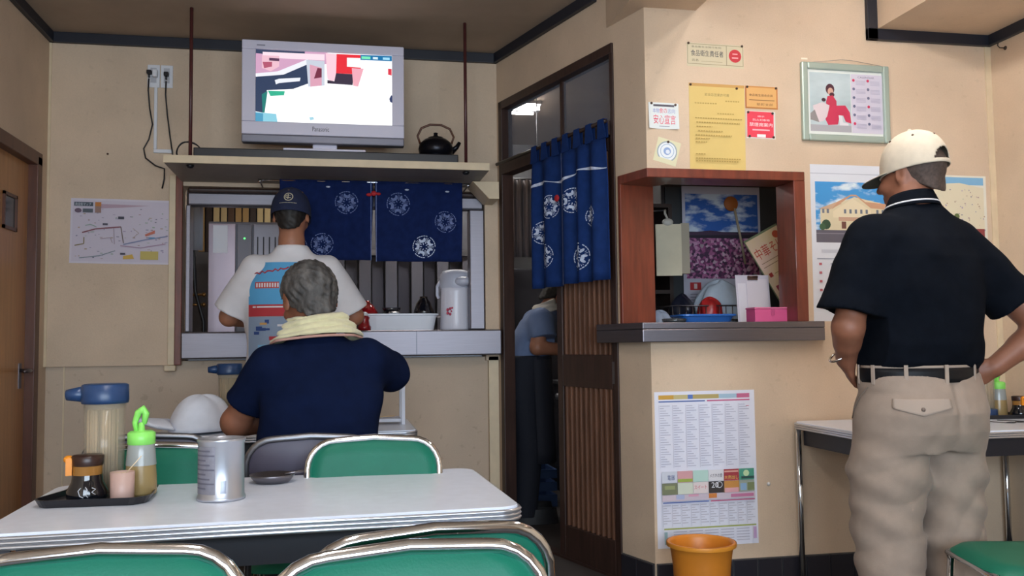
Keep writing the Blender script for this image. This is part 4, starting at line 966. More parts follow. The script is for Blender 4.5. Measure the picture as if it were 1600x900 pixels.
for r_ in range(6):
    for c_ in (0, 1):
        u, v = .6+.165*c_, .2+.112*r_
        p.c(u, v, .016, '#c03058' if (r_, c_) in ((0, 0), (0, 1), (3, 1), (5, 0)) else '#6a6c88', 8)
        for k in range(4): p.r(u+.025, v+.004+.016*k, u+.135, v+.009+.016*k, '#a8a4bc')
p.build(t)
MB().tube([(.05, -.012, fh_), (.2, -.01, fh_+.02), (.25, -.008, fh_+.02), (.4, -.012, fh_)], .001, 5).build('hanging_wire', DSTEEL, t)
# big wall calendar with a building
t, p = sheet('wall_calendar', 'white wall calendar with a photo of a cream building behind the standing man', 'calendar', (2.036, YW, 1.128), .44, .695, '#dcdfe8', radians(.3))
p.r(0, .055, 1, .06, '#b8bcc8'); p.r(.05, .11, .95, .5, cloud_mat('print_sky', '#3f94d4', '#e2eef6', 10, .5, .64))
p.r(.05, .42, .95, .5, '#5e5a66'); p.poly([(.1, .29), (.48, .205), (.93, .26), (.93, .42), (.1, .42)], '#dccfae'); p.poly([(.08, .285), (.3, .235), (.34, .25), (.2, .29)], '#caa88a'); p.poly([(.22, .29), (.44, .2), (.5, .2), (.66, .275), (.93, .285), (.93, .25), (.6, .235), (.5, .19), (.44, .19), (.3, .235)], '#c89878')
p.poly([(.24, .3), (.46, .215), (.66, .29), (.66, .34), (.24, .34)], '#e6d8b8'); p.r(.3, .335, .7, .36, '#c79f86')
for u in (.12, .17, .36, .42, .48, .54, .6, .72, .78, .84): p.r(u, .285, u+.025, .312, '#6f7480')
for u in (.33, .5, .56, .62): p.r(u, .365, u+.05, .41, '#6a4038')
p.c(.16, .385, .05, '#2f4a34', 12); p.c(.12, .4, .035, '#3a5a3c', 10); p.c(.5, .425, .04, '#b0a860', 10, .012); p.r(.05, .44, .4, .445, '#8a8490')
p.r(.1, .545, .3, .565, '#c3c6d2'); p.r(.05, .6, .95, .606, '#9aa0b0')
for r_ in range(6):
    for c_ in range(7): p.r(.07+.125*c_, .63+.055*r_, .1+.125*c_, .645+.055*r_, '#b8606c' if c_ == 0 else '#a6aaba')
p.build(t)
# maps
def town_map(p, seed, frame=None):
    rnd = random.Random(seed)
    if frame: p.r(*frame, '#cfc8d4')
    for k in range(90):
        u, v = rnd.uniform(.04, .95), rnd.uniform(.14, .92); w_ = rnd.uniform(.008, .03)
        p.r(u, v, min(.97, u+w_), v+rnd.uniform(.006, .018), rnd.choice(['#8b86a0', '#a58a8a', '#a898b4', '#7a7688', '#b09a84', '#98a898']))
t, p = sheet('town_map', 'pale town street map poster on the back wall beside the brown strip', 'map', (-1.368, 4.9395, 1.487), .494, .338, '#d5cdd8', radians(.8))
p.r(.02, .03, .98, .97, '#cdc3d0'); p.poly([(.28, .08), (.78, .09), (.5, .13), (.28, .15)], '#b59aa8'); town_map(p, 4)
p.r(.035, .06, .22, .12, '#46505c'); p.t(.045, .07, .2, .115, '商店街マップ', '#cfd4dc'); p.r(.24, .055, .3, .12, '#c07a3a'); p.r(.24, .12, .3, .22, '#9a7a70'); p.c(.075, .19, .035, '#6a5668', 12, .035); p.r(.12, .16, .22, .22, '#5a6068')
for pts, w_, c in (([(.12, .53), (.25, .47), (.5, .43)], .007, '#8a5560'), ([(.5, .43), (.52, .6), (.53, .68)], .005, '#7a6a64'), ([(.05, .73), (.14, .7), (.14, .6)], .005, '#8a7a50'), ([(.53, .7), (.75, .62), (.97, .56)], .006, '#8088a8'), ([(.5, .72), (.7, .75), (.95, .68)], .005, '#a88aa0'), ([(.1, .92), (.3, .88), (.45, .8)], .004, '#7a8a90'), ([(.15, .42), (.2, .4), (.26, .44)], .004, '#8fa898'), ([(.43, .45), (.44, .7)], .003, '#9a8890'), ([(.62, .45), (.68, .52), (.62, .6)], .003, '#b0a098'), ([(.3, .62), (.4, .6), (.42, .68)], .003, '#a08a90')): p.line(pts, w_, c)
p.r(.47, .27, .53, .31, '#3f3d4a'); p.r(.32, .38, .37, .41, '#55505e'); p.poly([(.74, .54), (.84, .47), (.84, .52), (.75, .57)], '#c4705c'); p.r(.78, .58, .84, .6, '#5a90b8'); p.r(.7, .8, .88, .93, '#c4b060'); p.poly([(.53, .88), (.62, .85), (.64, .92), (.53, .93)], '#d0a84c'); p.r(.5, .83, .55, .86, '#4a4654')
p.build(t)
t, p = sheet('town_map', 'cream town map with blue heading on the hatch wall near the right corner', 'map', (2.64, YW, 1.36), .275, .43, '#e0dccf', radians(.4))
p.r(.03, .02, .95, .1, '#7fb2d6'); p.poly([(.03, .1), (.5, .08), (.95, .13), (.95, .95), (.03, .95)], '#ddd3b8'); town_map(p, 9)
p.r(.7, .57, .93, .66, '#8a3c3c'); p.r(.3, .68, .95, .74, '#9ac0d8'); p.c(.42, .44, .05, '#5c6a3c', 10); p.poly([(.3, .56), (.5, .54), (.5, .6), (.32, .62)], '#d8bc50'); p.build(t)
# newspaper poster
t, p = sheet('newspaper_poster', 'newspaper sheet with rows of small coloured adverts above the bucket', 'poster', (1.297, YW, .188), .45, .648, '#e6e6f2', radians(-.2), pins=())
p.r(.04, .022, .19, .05, '#d0a040'); p.r(.19, .022, .33, .05, '#c9ba84'); p.r(.33, .022, .38, .05, '#5878c0'); p.r(.38, .022, .64, .05, '#b8a468'); p.r(.64, .022, .82, .05, '#a8c4d8'); p.r(.82, .022, .95, .05, '#c86a90')
p.r(.04, .06, .5, .068, '#5068a8'); p.r(.52, .06, .95, .068, '#c04878')
for c_ in range(7):
    u = .05+.13*c_
    p.r(u-.008, .085, u-.005, .49, '#c0bccd')
    for r_ in range(26): p.r(u, .09+.0155*r_, u+.1-.02*((r_*7+c_*3) % 4), .094+.0155*r_, '#b4b3c6')
p.r(.9, .1, .93, .104, '#c04860')
cells = [['#d3d6e2', '#d9a2a6', '#b9d9cf', '#e2dfe4', '#a83a44', '#4f9c84'], ['#7a7f62', '#d4dccb', '#e3d5d4', '#3a3230', '#c98d48', '#9fa89a']]
for r_ in (0, 1):
    for c_ in range(6):
        u = .045+.153*c_; v = .51+.075*r_; p.r(u, v, u+.15, v+.073, cells[r_][c_])
p.r(.045, .66, .965, .7, '#cfc0cc')
p.t(.1, .535, .17, .565, '電器', '#3f4a80'); p.r(.2, .56, .345, .58, '#9db04c'); p.t(.515, .535, .64, .56, 'メガネの愛', '#30303c'); p.t(.36, .605, .485, .63, 'スイート', '#c83a50'); p.t(.53, .59, .6, .625, '20', '#e4e4ea'); p.ring(.61, .607, .03, .006, '#d8d8e0')
p.t(.66, .55, .8, .575, '大売出し', '#e8c860'); p.r(.66, .52, .8, .53, '#e6b0a0'); p.c(.88, .54, .03, '#c8e0b0', 12); p.r(.83, .56, .96, .575, '#30504c'); p.r(.07, .6, .17, .625, '#9aa070'); p.r(.5, .66, .58, .69, '#d08040'); p.r(.82, .605, .88, .65, '#8fb0d0'); p.r(.89, .6, .96, .65, '#808a60')
p.r(.3, .66, .4, .675, '#d8a0b8'); p.r(.66, .63, .8, .66, '#e0a8b0'); p.r(.18, .66, .26, .69, '#b0b8d8'); p.r(.72, .67, .95, .69, '#c87aa0')
p.r(.05, .705, .5, .712, '#5a70b0'); p.r(.52, .705, .96, .712, '#c05a80')
for c_ in range(10):
    u = .05+.092*c_; p.r(u-.006, .72, u-.003, .86, '#b8b8c8')
    for r_ in range(8): p.r(u, .725+.016*r_, u+.075-.02*((r_*5+c_) % 3), .729+.016*r_, '#b9b6c4')
p.r(.05, .868, .96, .877, '#a8b060')
for c_ in range(5):
    for r_ in range(5): p.r(.14+.155*c_, .89+.018*r_, .27+.155*c_, .894+.018*r_, '#b0aebf')
p.r(.05, .89, .08, .97, '#9ab8c0'); p.r(.93, .885, .96, .96, '#c0a0c8'); p.build(t)
tag(MB().b(XL-.0245, XL-.0235, 4.28, 4.36, 1.66, 1.76).build('door_notice', mat('paper_e6e6ea', '#e6e6ea')), 'small white notice stuck on the brown door beside its pane', 'notice')

t = thing('wall_hook', 'small dark screw hook high on the right wall near the black trim', 'hook', (XR-.0005, 3.5, 2.36))
MB().lathe([(0, .004), (.008, .003), (.01, 0), (0, 0)], 10, T=Matrix.Rotation(-pi/2, 4, 'Y')).build('base_plate', mat('hook_brown', '#4a3c34', .5, .4), t)
MB().tube([(-.002, 0, 0), (-.03, 0, 0), (-.04, 0, .01), (-.036, 0, .02)], .0028, 6).build('hook', mat('hook_brown', ''), t)
tag(box(2.015, 2.045, YW-.0006, YW, 2.293, 2.3).build('tape_strip', mat('tape_white', '#efe6d4', .5)), 'short strip of white tape above the framed calendar', 'tape')
tag(MB().lathe([(0, .003), (.005, .002), (.006, 0), (0, 0)], 8, T=Matrix.Rotation(pi/2, 4, 'X')).build('nail', mat('pin', ''), loc=(-1.19, 4.9395, 2.06)), 'dark nail head in the back wall left of the drooping lead', 'nail')
tag(MB().lathe([(0, .003), (.007, .002), (.009, 0), (0, 0)], 10, T=Matrix.Rotation(pi/2, 4, 'X')).build('wall_putty', mat('putty_white', '#dcd6d2', .7), loc=(1.80, YW, .435)), 'white dab of putty on the wall right of the newspaper poster', 'putty')

# ------------------------------------------------------------------ people: distance fields turned into continuous meshes
class Body:
    def __init__(s, lo, hi, h):
        s.lo = np.array(lo, np.float32); s.h = h; s.n = np.ceil((np.array(hi)-s.lo)/h).astype(int)+1
        s.v = np.full(s.n, .08, np.float32)
    def _pts(s, lo, hi, pad):
        a = np.clip(np.floor((np.array(lo)-pad-s.lo)/s.h).astype(int), 0, s.n-1); b = np.clip(np.ceil((np.array(hi)+pad-s.lo)/s.h).astype(int)+1, 1, s.n)
        sl = tuple(slice(x, max(y, x+1)) for x, y in zip(a, b))
        g = [s.lo[i]+s.h*np.arange(sl[i].start, sl[i].stop, dtype=np.float32) for i in range(3)]
        return sl, np.meshgrid(*g, indexing='ij', sparse=True)
    def _mix(s, sl, d, k, op):
        a = s.v[sl]
        if op == '-': a2, d2 = a, -d; hh = np.clip(.5-.5*(a2-d2)/k, 0, 1); s.v[sl] = a2*(1-hh)+d2*hh+k*hh*(1-hh)
        else: hh = np.clip(.5+.5*(a-d)/k, 0, 1); s.v[sl] = a*(1-hh)+d*hh-k*hh*(1-hh)
    def cap(s, a, b, ra, rb=None, k=.015, op='+'):
        rb = ra if rb is None else rb; a, b = np.array(a, float), np.array(b, float); r = max(ra, rb)
        sl, (X, Y, Z) = s._pts(np.minimum(a, b)-r, np.maximum(a, b)+r, .08)
        ab = b-a; L = max(ab@ab, 1e-9)
        t = np.clip(((X-a[0])*ab[0]+(Y-a[1])*ab[1]+(Z-a[2])*ab[2])/L, 0, 1)
        d = np.sqrt((X-a[0]-t*ab[0])**2+(Y-a[1]-t*ab[1])**2+(Z-a[2]-t*ab[2])**2)-(ra+(rb-ra)*t)
        s._mix(sl, d, k, op); return s
    def chain(s, pts, rs, k=.015):
        for i in range(len(pts)-1): s.cap(pts[i], pts[i+1], rs[i], rs[i+1], k)
        return s
    def ell(s, c, r, R=None, k=.015, op='+'):
        c = np.array(c, float); r = np.array(r, float); m = r.max()
        sl, (X, Y, Z) = s._pts(c-m, c+m, .06)
        q = [X-c[0], Y-c[1], Z-c[2]]
        if R is not None: q = [R[0][i]*q[0]+R[1][i]*q[1]+R[2][i]*q[2] for i in range(3)]
        d = (np.sqrt(sum((q[i]/r[i])**2 for i in range(3)))-1)*r.min()
        s._mix(sl, d, k, op); return s
    def stack(s, sec, p=2.4, k=.02):
        """loft of ellipses: rows of z, cx, cy, rx, ry"""
        S = np.array(sorted(sec), float); z0, z1 = S[0, 0], S[-1, 0]
        lo = (min(S[:, 1]-S[:, 3]), min(S[:, 2]-S[:, 4]), z0); hi = (max(S[:, 1]+S[:, 3]), max(S[:, 2]+S[:, 4]), z1)
        sl, (X, Y, Z) = s._pts(lo, hi, .08)
        f = lambda i: np.interp(Z, S[:, 0], S[:, i]).astype(np.float32)
        cx, cy, rx, ry = f(1), f(2), f(3), f(4)
        d = ((np.abs((X-cx)/rx)**p+np.abs((Y-cy)/ry)**p)**(1/p)-1)*np.minimum(rx, ry)
        d = np.maximum(d, np.maximum(z0-Z, Z-z1)); s._mix(sl, d, k, '+'); return s
    def plane(s, pt, n, lo=None, hi=None):
        """keep only the side n points away from, inside the given box"""
        n = np.array(n, float); n /= np.linalg.norm(n)
        sl, (X, Y, Z) = s._pts(lo if lo is not None else s.lo, hi if hi is not None else s.lo+s.h*s.n, 0)
        s.v[sl] = np.maximum(s.v[sl], (X-pt[0])*n[0]+(Y-pt[1])*n[1]+(Z-pt[2])*n[2]); return s
    def warp(s, fn):
        sl, (X, Y, Z) = s._pts(s.lo, s.lo+s.h*s.n, 0); s.v += fn(X, Y, Z).astype(np.float32); return s
    def build(s, name, m, parent):
        v, h = s.v, s.h; s_ = v < 0; n = np.array(v.shape)
        c = np.zeros(n-1, np.int8)
        for i in (0, 1):
            for j in (0, 1):
                for k in (0, 1): c += s_[i:n[0]-1+i, j:n[1]-1+j, k:n[2]-1+k]
        act = (c > 0) & (c < 8); I = np.argwhere(act); idx = np.full(act.shape, -1, np.int32); idx[act] = np.arange(len(I))
        acc = np.zeros((len(I), 3)); num = np.zeros(len(I))
        for ax in range(3):
            e = np.eye(3, dtype=int)[ax]
            for p in (0, 1):
                for q in (0, 1):
                    o = np.zeros(3, int); o[(ax+1) % 3] = p; o[(ax+2) % 3] = q
                    A = v[tuple((I+o).T)]; B = v[tuple((I+o+e).T)]; mk = (A < 0) != (B < 0)
                    t = np.where(mk, A/np.where(mk, A-B, 1), 0); acc[mk] += o+t[mk, None]*e; num += mk
        P = s.lo+h*(I+acc/num[:, None]); F = []
        for ax in range(3):
            u, w = (ax+1) % 3, (ax+2) % 3; e = np.eye(3, dtype=int)
            a = [slice(1, -1)]*3; b = list(a); a[ax] = slice(0, -1); b[ax] = slice(1, None)
            sa, sb = s_[tuple(a)], s_[tuple(b)]; J = np.argwhere(sa != sb); off = np.array([1, 1, 1]); off[ax] = 0
            ins = sa[tuple(J.T)]; J = J+off
            q = np.stack([idx[tuple((J-e[u]-e[w]).T)], idx[tuple((J-e[w]).T)], idx[tuple(J.T)], idx[tuple((J-e[u]).T)]], 1)
            q[~ins] = q[~ins][:, ::-1]; F.append(q)
        F = np.concatenate(F); F = F[(F >= 0).all(1)]
        # relax once for a smoother skin
        nb = np.zeros_like(P); ct = np.zeros(len(P))
        for i in range(4):
            np.add.at(nb, F[:, i], P[F[:, (i+1) % 4]]); np.add.at(ct, F[:, i], 1)
        ok = ct > 0; P[ok] = .5*P[ok]+.5*nb[ok]/ct[ok][:, None]
        me = bpy.data.meshes.new(name); me.vertices.add(len(P)); me.vertices.foreach_set('co', P.astype(np.float32).ravel())
        me.loops.add(F.size); me.loops.foreach_set('vertex_index', F.astype(np.int32).ravel())
        me.polygons.add(len(F)); me.polygons.foreach_set('loop_start', np.arange(0, F.size, 4, dtype=np.int32)); me.polygons.foreach_set('loop_total', np.full(len(F), 4, np.int32))
        me.polygons.foreach_set('use_smooth', np.ones(len(F), bool)); me.materials.append(m); me.update(calc_edges=True); me.validate()
        o = bpy.data.objects.new(name, me); COL.objects.link(o); o.parent = parent; return o
def frame(yaw, pitch=0, roll=0): return np.array(Euler((pitch, roll, yaw), 'XYZ').to_matrix())
def head(B, c, R, s=1.0):
    """a head with face on body B: c centre at ear height, R rotation (columns x right, y forward, z up)"""
    T = lambda p: np.array(c)+R@(np.array(p)*s); E = lambda p, r, k=.012, op='+': B.ell(T(p), np.array(r)*s, R, k, op)
    E((0, -.012, .03), (.076, .097, .088), .02); E((0, .03, -.03), (.061, .066, .078), .025); E((0, .068, -.088), (.026, .024, .02), .02)
    E((0, .078, .03), (.05, .014, .012), .012)                                   # brow
    for sx in (-1, 1):
        E((sx*.031, .1, .012), (.016, .012, .009), .008, '-'); E((sx*.031, .082, .01), (.013, .012, .012), .004)
        E((sx*.05, .06, -.025), (.022, .026, .02), .02)                           # cheek
        Re = R@frame(sx*-.35)
        B.ell(T((sx*.081, -.012, .0)), np.array((.009, .02, .033))*s, Re, .008); B.ell(T((sx*.09, -.008, .004)), np.array((.006, .011, .018))*s, Re, .006, '-')
    B.cap(T((0, .096, .014)), T((0, .116, -.024)), .008*s, .013*s, .01)
    for sx in (-1, 1): E((sx*.011, .106, -.027), (.009, .01, .008), .008)
    E((0, .093, -.054), (.023, .009, .007), .006); E((0, .091, -.066), (.02, .009, .007), .006); E((0, .105, -.0605), (.024, .01, .0025), .004, '-')
    return T
def hair_mesh(parent, c, R, s, m, grow=.008, slope=.85, off=0.0, h=.004, rough=.002):
    H_ = Body(np.array(c)-.16, np.array(c)+.17, h); T = lambda p: np.array(c)+R@(np.array(p)*s)
    H_.ell(T((0, -.012, .03)), (np.array((.076, .097, .088))+grow)*s, R); H_.ell(T((0, -.06, -.045)), (np.array((.052, .04, .05))+grow*.6)*s, R, .02)
    n = R@np.array((0, slope, -1.0)); H_.plane(T((0, off, 0)), n)
    H_.warp(lambda X, Y, Z: rough*(np.sin(X*160+Z*60)*np.sin(Y*150-Z*90)+.7*np.sin(Z*210+X*90)*np.sin(Y*180)))
    for sx in (-1, 1): H_.ell(T((sx*.1, -.006, -.008)), np.array((.036, .03, .042))*s, R, .006, '-')
    return H_.build('hair', m, parent)
def eyes(parent, T, R):
    for sx in (-1, 1):
        e = MB().ball(tuple(T((sx*.031, .0855, .011))), .0105, 12, 8).build('eye', mat('eye_white', '#e4e0da', .2), parent)
        MB().ball(tuple(T((sx*.031, .0925, .011))), .0048, 10, 6).build('iris', mat('eye_dark', '#1c1210', .1), e)
def hand(B, w, d, pn, th, s=1.0, curl=.5, k=.005):
    """w wrist, d finger direction, pn palm normal (towards the palm side), th thumb side"""
    w, d, pn, th = [np.array(q, float) for q in (w, d, pn, th)]; d /= np.linalg.norm(d); pn -= d*(pn@d); pn /= np.linalg.norm(pn); t2 = np.cross(d, pn); t2 *= np.sign(t2@th) or 1; th = t2
    R = np.stack([th, d, pn], 1)
    B.cap(w-d*.01, w+d*.03*s, .026*s, .024*s, .012); B.ell(w+d*.05*s, np.array((.041, .052, .017))*s, R, .012)
    for i, (o, L) in enumerate(((.03, .072), (.0105, .08), (-.009, .075), (-.028, .06))):
        p = w+d*(.09-.006*abs(i-1.2))*s+th*o*s; a = 0
        for j, (f, r) in enumerate(((.45, .0088), (.3, .008), (.25, .0072))):
            a += curl*(.75 if j == 0 else 1); q = p+(d*cos(a)+pn*sin(a))*L*f*s; B.cap(p, q, r*s, (r-.0007)*s, k); p = q
    p = w+d*.025*s+th*.032*s
    for f, r, dirn in ((.042, .012, d*.6+th*.75+pn*.2), (.032, .01, d*.85+th*.3+pn*.35), (.024, .0085, d*.9+pn*.4)):
        q = p+dirn/np.linalg.norm(dirn)*f*s; B.cap(p, q, r*s, (r-.001)*s, .006); p = q
def baseball_cap(parent, c, R, s, m, under=None, hole=False, band=None, crown=.125, tilt=0, brim=True, z0=.022):
    t = bpy.data.objects.new('cap', None)
    Rt = R@frame(0, tilt); T = lambda p: tuple(np.array(c)+Rt@(np.array(p)*s))
    rx, ry = .0865, .108; nu, nv_ = 96, 32; vs, fs = [], []
    for j in range(nv_+1):
        v = j/nv_
        for i in range(nu):
            a = 2*pi*i/nu; r = (1-v**2.6)**.5 if v < 1 else 0; k = 1+.012*(v > .02)*sin(a*3)**2
            z = z0+crown*v*(1-.0*v)-(.012*(1-v)*(.5-.5*cos(a+pi/2)))
            vs.append(T((rx*r*k*cos(a), -.012+ry*r*k*sin(a), z)))
    for j in range(nv_):
        for i in range(nu):
            am = (2*pi*(i+.5)/nu-1.5*pi+pi) % (2*pi)-pi; vm = (j+.5)/nv_
            if hole and vm > .1 and (am/.5)**2+((vm-.1)/.3)**2 < 1: continue
            fs.append((j*nu+i, j*nu+(i+1) % nu, (j+1)*nu+(i+1) % nu, (j+1)*nu+i))
    o = MB().add(vs, fs, 0, True).build('cap', m, parent, solid=.003)
    MB().ball(T((0, -.012, z0+crown+.001)), .008*s, 10, 6).build('button', m, o)
    for k in range(6):
        a = 2*pi*k/6+pi/6; e = MB().ball(T((rx*.72*cos(a), -.012+ry*.72*sin(a), z0+crown*.77)), .0042*s, 8, 5); e.build('eyelet', mat('eyelet_brown', '#5a4030', .5), o)
    if brim:
        def bf(u, v, dz=0):
            a = pi*(.14+.72*u); r0 = (rx*cos(a), -.012+ry*sin(a)); w_ = sin((a-.14*pi)/.72) if 0 else max(0, sin(pi*u))**.55
            ext = .075*v*w_
            return T((r0[0]*(1+.03*v), r0[1]+ext, z0-.004-.012*v*w_-.10*(r0[0]**2)*18*v*.12+dz))
        b = MB().grid(lambda u, v: bf(u, v, .002), 26, 6).build('brim', m, o, solid=.002)
        MB().grid(lambda u, v: bf(1-u, v, -.0015), 26, 6).build('brim_underside', under or m, b, solid=.001)
    return o
SKIN = mat('tanned_skin', '#8e5c46', .5, noise=.07, nscale=25)
SKIN2 = mat('skin', '#a56f55', .5, noise=.06, nscale=25)
def folds(amp, *ws):
    def fn(X, Y, Z):
        d = 0
        for (kx, ky, kz, ph, a) in ws: d = d+a*np.sin(kx*X+ky*Y+kz*Z+ph+1.3*np.sin(.4*kx*Z+.5*kz*X+.3*ky*Y))
        return amp*d
    return fn

# ------------------------------------------------------------------ man standing, hands at his hips
t = thing('person', 'man standing in dark polo shirt, beige trousers and tan baseball cap, hands at hips', 'person', (1.805, 2.567, 0), radians(8))
HC = np.array((.036, .03, 1.572)); HR = frame(radians(16), radians(-2), 0)
B = Body((-.42, -.32, 0), (.56, .34, 1.74), .006)
B.stack([(.85, 0, -.01, .165, .11), (1.0, 0, 0, .165, .11), (1.2, 0, -.005, .185, .115), (1.34, 0, -.005, .185, .1), (1.42, 0, 0, .11, .07)])
B.chain([(.005, .0, 1.40), (.015, .012, 1.5), (.02, .03, 1.56)], (.062, .058, .056), .02)
for sx, ps, rs in ((-1, [(-.18, 0, 1.355), (-.262, .0, 1.085), (-.212, .075, .985)], (.055, .045, .032)), (1, [(.18, 0, 1.35), (.405, -.115, 1.075), (.265, -.05, .955)], (.055, .046, .032))):
    B.chain(ps, rs); B.cap(ps[1], tuple(np.array(ps[1])*.55+np.array(ps[2])*.45), .047, .042)
for sx in (-1, 1): B.chain([(sx*.1, 0, .86), (sx*.12, .02, .47), (sx*.13, -.01, .08)], (.09, .06, .045)); B.chain([(sx*.13, -.05, .04), (sx*.145, .14, .03)], (.04, .03))
T = head(B, HC, HR, 1.0)
hand(B, (-.212, .075, .985), (.55, .45, -.7), (.6, -.5, .3), (.2, .8, .3), .95, .35)
hand(B, (.265, -.05, .955), (-.75, .35, -.45), (-.5, -.2, -.3), (.1, .9, .2), .95, .45)
B.build('body', SKIN, t); eyes(t, T, HR)
hair_mesh(t, HC, HR, 1.0, mat('hair_grizzled', '#4a3c36', .7, noise=.3, nscale=120), .003, .62, .0, rough=.0008)
CAPT = mat('tan_cap_cloth', '#cfc3b0', .85, noise=.05, nscale=40, bump=.15, bscale=400)
co = baseball_cap(t, HC, HR, 1.02, CAPT, mat('cap_under_dark', '#2a322e', .8), hole=True, crown=.128, tilt=radians(-3))
# polo shirt
NAVYS = mat('black_polo_knit', '#0d1119', .95, noise=.15, nscale=30, spec=.08, bump=.15, bscale=600)
S = Body((-.42, -.25, .90), (.50, .24, 1.53), .0055)
S.stack([(.958, 0, 0, .183, .13), (.975, 0, -.003, .195, .141), (1.03, 0, -.008, .202, .15), (1.1, 0, -.01, .206, .15), (1.2, 0, -.012, .214, .15), (1.3, 0, -.012, .216, .14), (1.36, 0, -.01, .2, .122), (1.41, .003, -.004, .158, .1), (1.445, .008, .002, .105, .082), (1.475, .012, .01, .074, .07)], 2.5, .03)
S.cap((-.165, -.008, 1.365), (-.268, -.002, 1.115), .078, .092, .05).plane((-.262, -.002, 1.128), (-.26, .0, -.93), (-.42, -.25, .9), (-.19, .24, 1.2)); S.cap((-.262, 0, 1.10), (-.25, 0, 1.15), .078, .05, .006, '-')
S.cap((.165, -.008, 1.36), (.37, -.1, 1.1), .078, .084, .05).plane((.322, -.075, 1.155), (.6, -.27, -.75), (.25, -.25, .9), (.5, .24, 1.35)); S.cap((.345, -.085, 1.128), (.3, -.068, 1.18), .07, .045, .006, '-')
S.warp(folds(.004, (20, 10, 16, 0, 1), (-26, 8, 22, 1.2, .8), (12, -14, 44, 2.2, .4)))
sh = S.build('polo_shirt', NAVYS, t)
def ring(cx, cy, rx, ry, z0, z1, flare, tilt=0, n=48, a0=0, a1=2*pi):
    return lambda u, v: ((cx+(rx+flare*(1-v))*cos(a0+(a1-a0)*u)), cy+(ry+flare*(1-v))*sin(a0+(a1-a0)*u), z0+(z1-z0)*v+tilt*sin(a0+(a1-a0)*u))
cl = MB().grid(ring(.014, .012, .066, .064, 1.462, 1.51, .022, -.012, a0=radians(100), a1=radians(440)), 48, 6).build('collar', NAVYS, sh, solid=.004)
MB().grid(lambda u, v: ring(.014, .012, .0665, .0645, 1.462, 1.51, .0235, -.012, a0=radians(100), a1=radians(440))(u, .2+.1*v), 48, 1).build('collar_stripe', mat('stripe_white', '#d6d6dc', .8), cl, solid=.003)
# trousers
CH = mat('beige_chino', '#9c8a7c', .85, noise=.06, nscale=25, bump=.2, bscale=500, sheen=.1)
Q = Body((-.30, -.22, .0), (.28, .24, .98), .0055)
Q.stack([(.90, 0, -.005, .190, .138), (.955, 0, 0, .186, .132)], 2.3, .01).stack([(.70, 0, -.005, .2, .13), (.76, -.005, -.015, .208, .15), (.82, -.005, -.02, .208, .158), (.88, 0, -.012, .197, .148), (.93, 0, -.002, .189, .136)], 2.3, .02)
for ps, rs in (([(-.108, .0, .80), (-.114, .02, .62), (-.118, .028, .45), (-.122, .005, .25), (-.125, -.005, .06)], (.112, .116, .104, .1, .088)), ([(.1, -.01, .80), (.1, -.012, .62), (.1, -.01, .45), (.105, -.02, .25), (.108, -.03, .06)], (.11, .104, .095, .09, .085))): Q.chain(ps, rs, .02)
Q.cap((0, -.2, .70), (0, -.145, .92), .006, .004, .03, '-'); Q.plane((0, 0, .045), (0, 0, -1)); Q.plane((0, 0, .957), (0, 0, 1))
def trouser_folds(X, Y, Z):
    low = np.clip((.84-Z)/.2, 0, 1)
    return low*1.7*(.0022*np.sin(40*Z+26*X+2*np.sin(11*X+7*Z)+1)+.0026*(1-np.abs(np.sin(24*Z-19*X+9*Y+1.2*np.sin(16*X+5*Z)))*1.6)+.0016*np.sin(30*X+70*Z-18*Y))+.001*np.sin(30*X+20*Z)
Q.warp(trouser_folds); tr = Q.build('trousers', CH, t)
LEA = mat('black_leather', '#101116', .5, spec=.25)
bl = MB().grid(ring(0, -.001, .1965, .1435, .914, .958, .0, n=72), 72, 3).build('belt', LEA, t, solid=.004)
MB().b(-.025, .025, .1385, .1445, .912, .962).build('buckle', DSTEEL, bl, bevel=.003)
WB = mat('chino_waistband', '#a8978a', .85)
MB().grid(ring(0, -.001, .193, .139, .957, .966, 0), 72, 1).build('waistband', WB, tr, solid=.003)
for a in (190, 225, 262, 300, 340, 20, 60, 120, 160):
    a = radians(a); x, y = .2*cos(a), -.001+.147*sin(a)
    MB().b(-.006, .006, -.003, .002, .908, .968, T=Matrix.Translation((x, y, 0)) @ Matrix.Rotation(math.atan2(.1415*sin(a)*.1955, .1415**2*cos(a)) if 0 else a+pi/2, 4, 'Z')).build('belt_loop', WB, tr, bevel=.001)
def flap(u, v):
    a = radians(210+50*u); r = .0055; bot = .028+.022*(1-abs(2*u-1)); z = .868-v*bot
    k = 1+r/.17; w = np.interp(z, (.76, .82, .88), (.208, .208, .197)); d_ = np.interp(z, (.76, .82, .88), (.15, .158, .148)); yc = np.interp(z, (.76, .82, .88), (-.015, -.02, -.012))
    c_, s_ = cos(a), sin(a); q = (abs(c_)**2.3+abs(s_)**2.3)**(-1/2.3)
    return (-.003+w*k*q*c_, yc+d_*k*q*s_, z)
pf = MB().grid(flap, 20, 6).build('pocket_flap', WB, tr, solid=.003)
MB().ball(flap(.5, .62), .007, 10, 6).build('button', mat('horn_button', '#6e6058', .4), pf)
MB().tube([(-.2005, -.005, .90), (-.211, .02, .87), (-.213, .045, .83), (-.2085, .06, .80)], .0022, 6).build('pocket_seam', mat('seam_brown', '#6f6258', .8), tr)
MB().tube([(-.231+.036*cos(a)*.95, .078+.031*sin(a), 1.0+.022*cos(a)) for a in [2*pi*i/20 for i in range(20)]], .004, 6, closed=True).build('bracelet', CHROME, t)
for sx in (-1, 1):
    MB().grid(lambda u, v: ((-.125 if sx < 0 else .128)+.052*cos(2*pi*u)*(1-.15*v*v), (.055 if sx < 0 else .03)+.145*sin(2*pi*u)*(1-.12*v), .002+.09*v), 24, 6, wrap=True).build('shoe', mat('shoe_black', '#1a1a1e', .5), t)

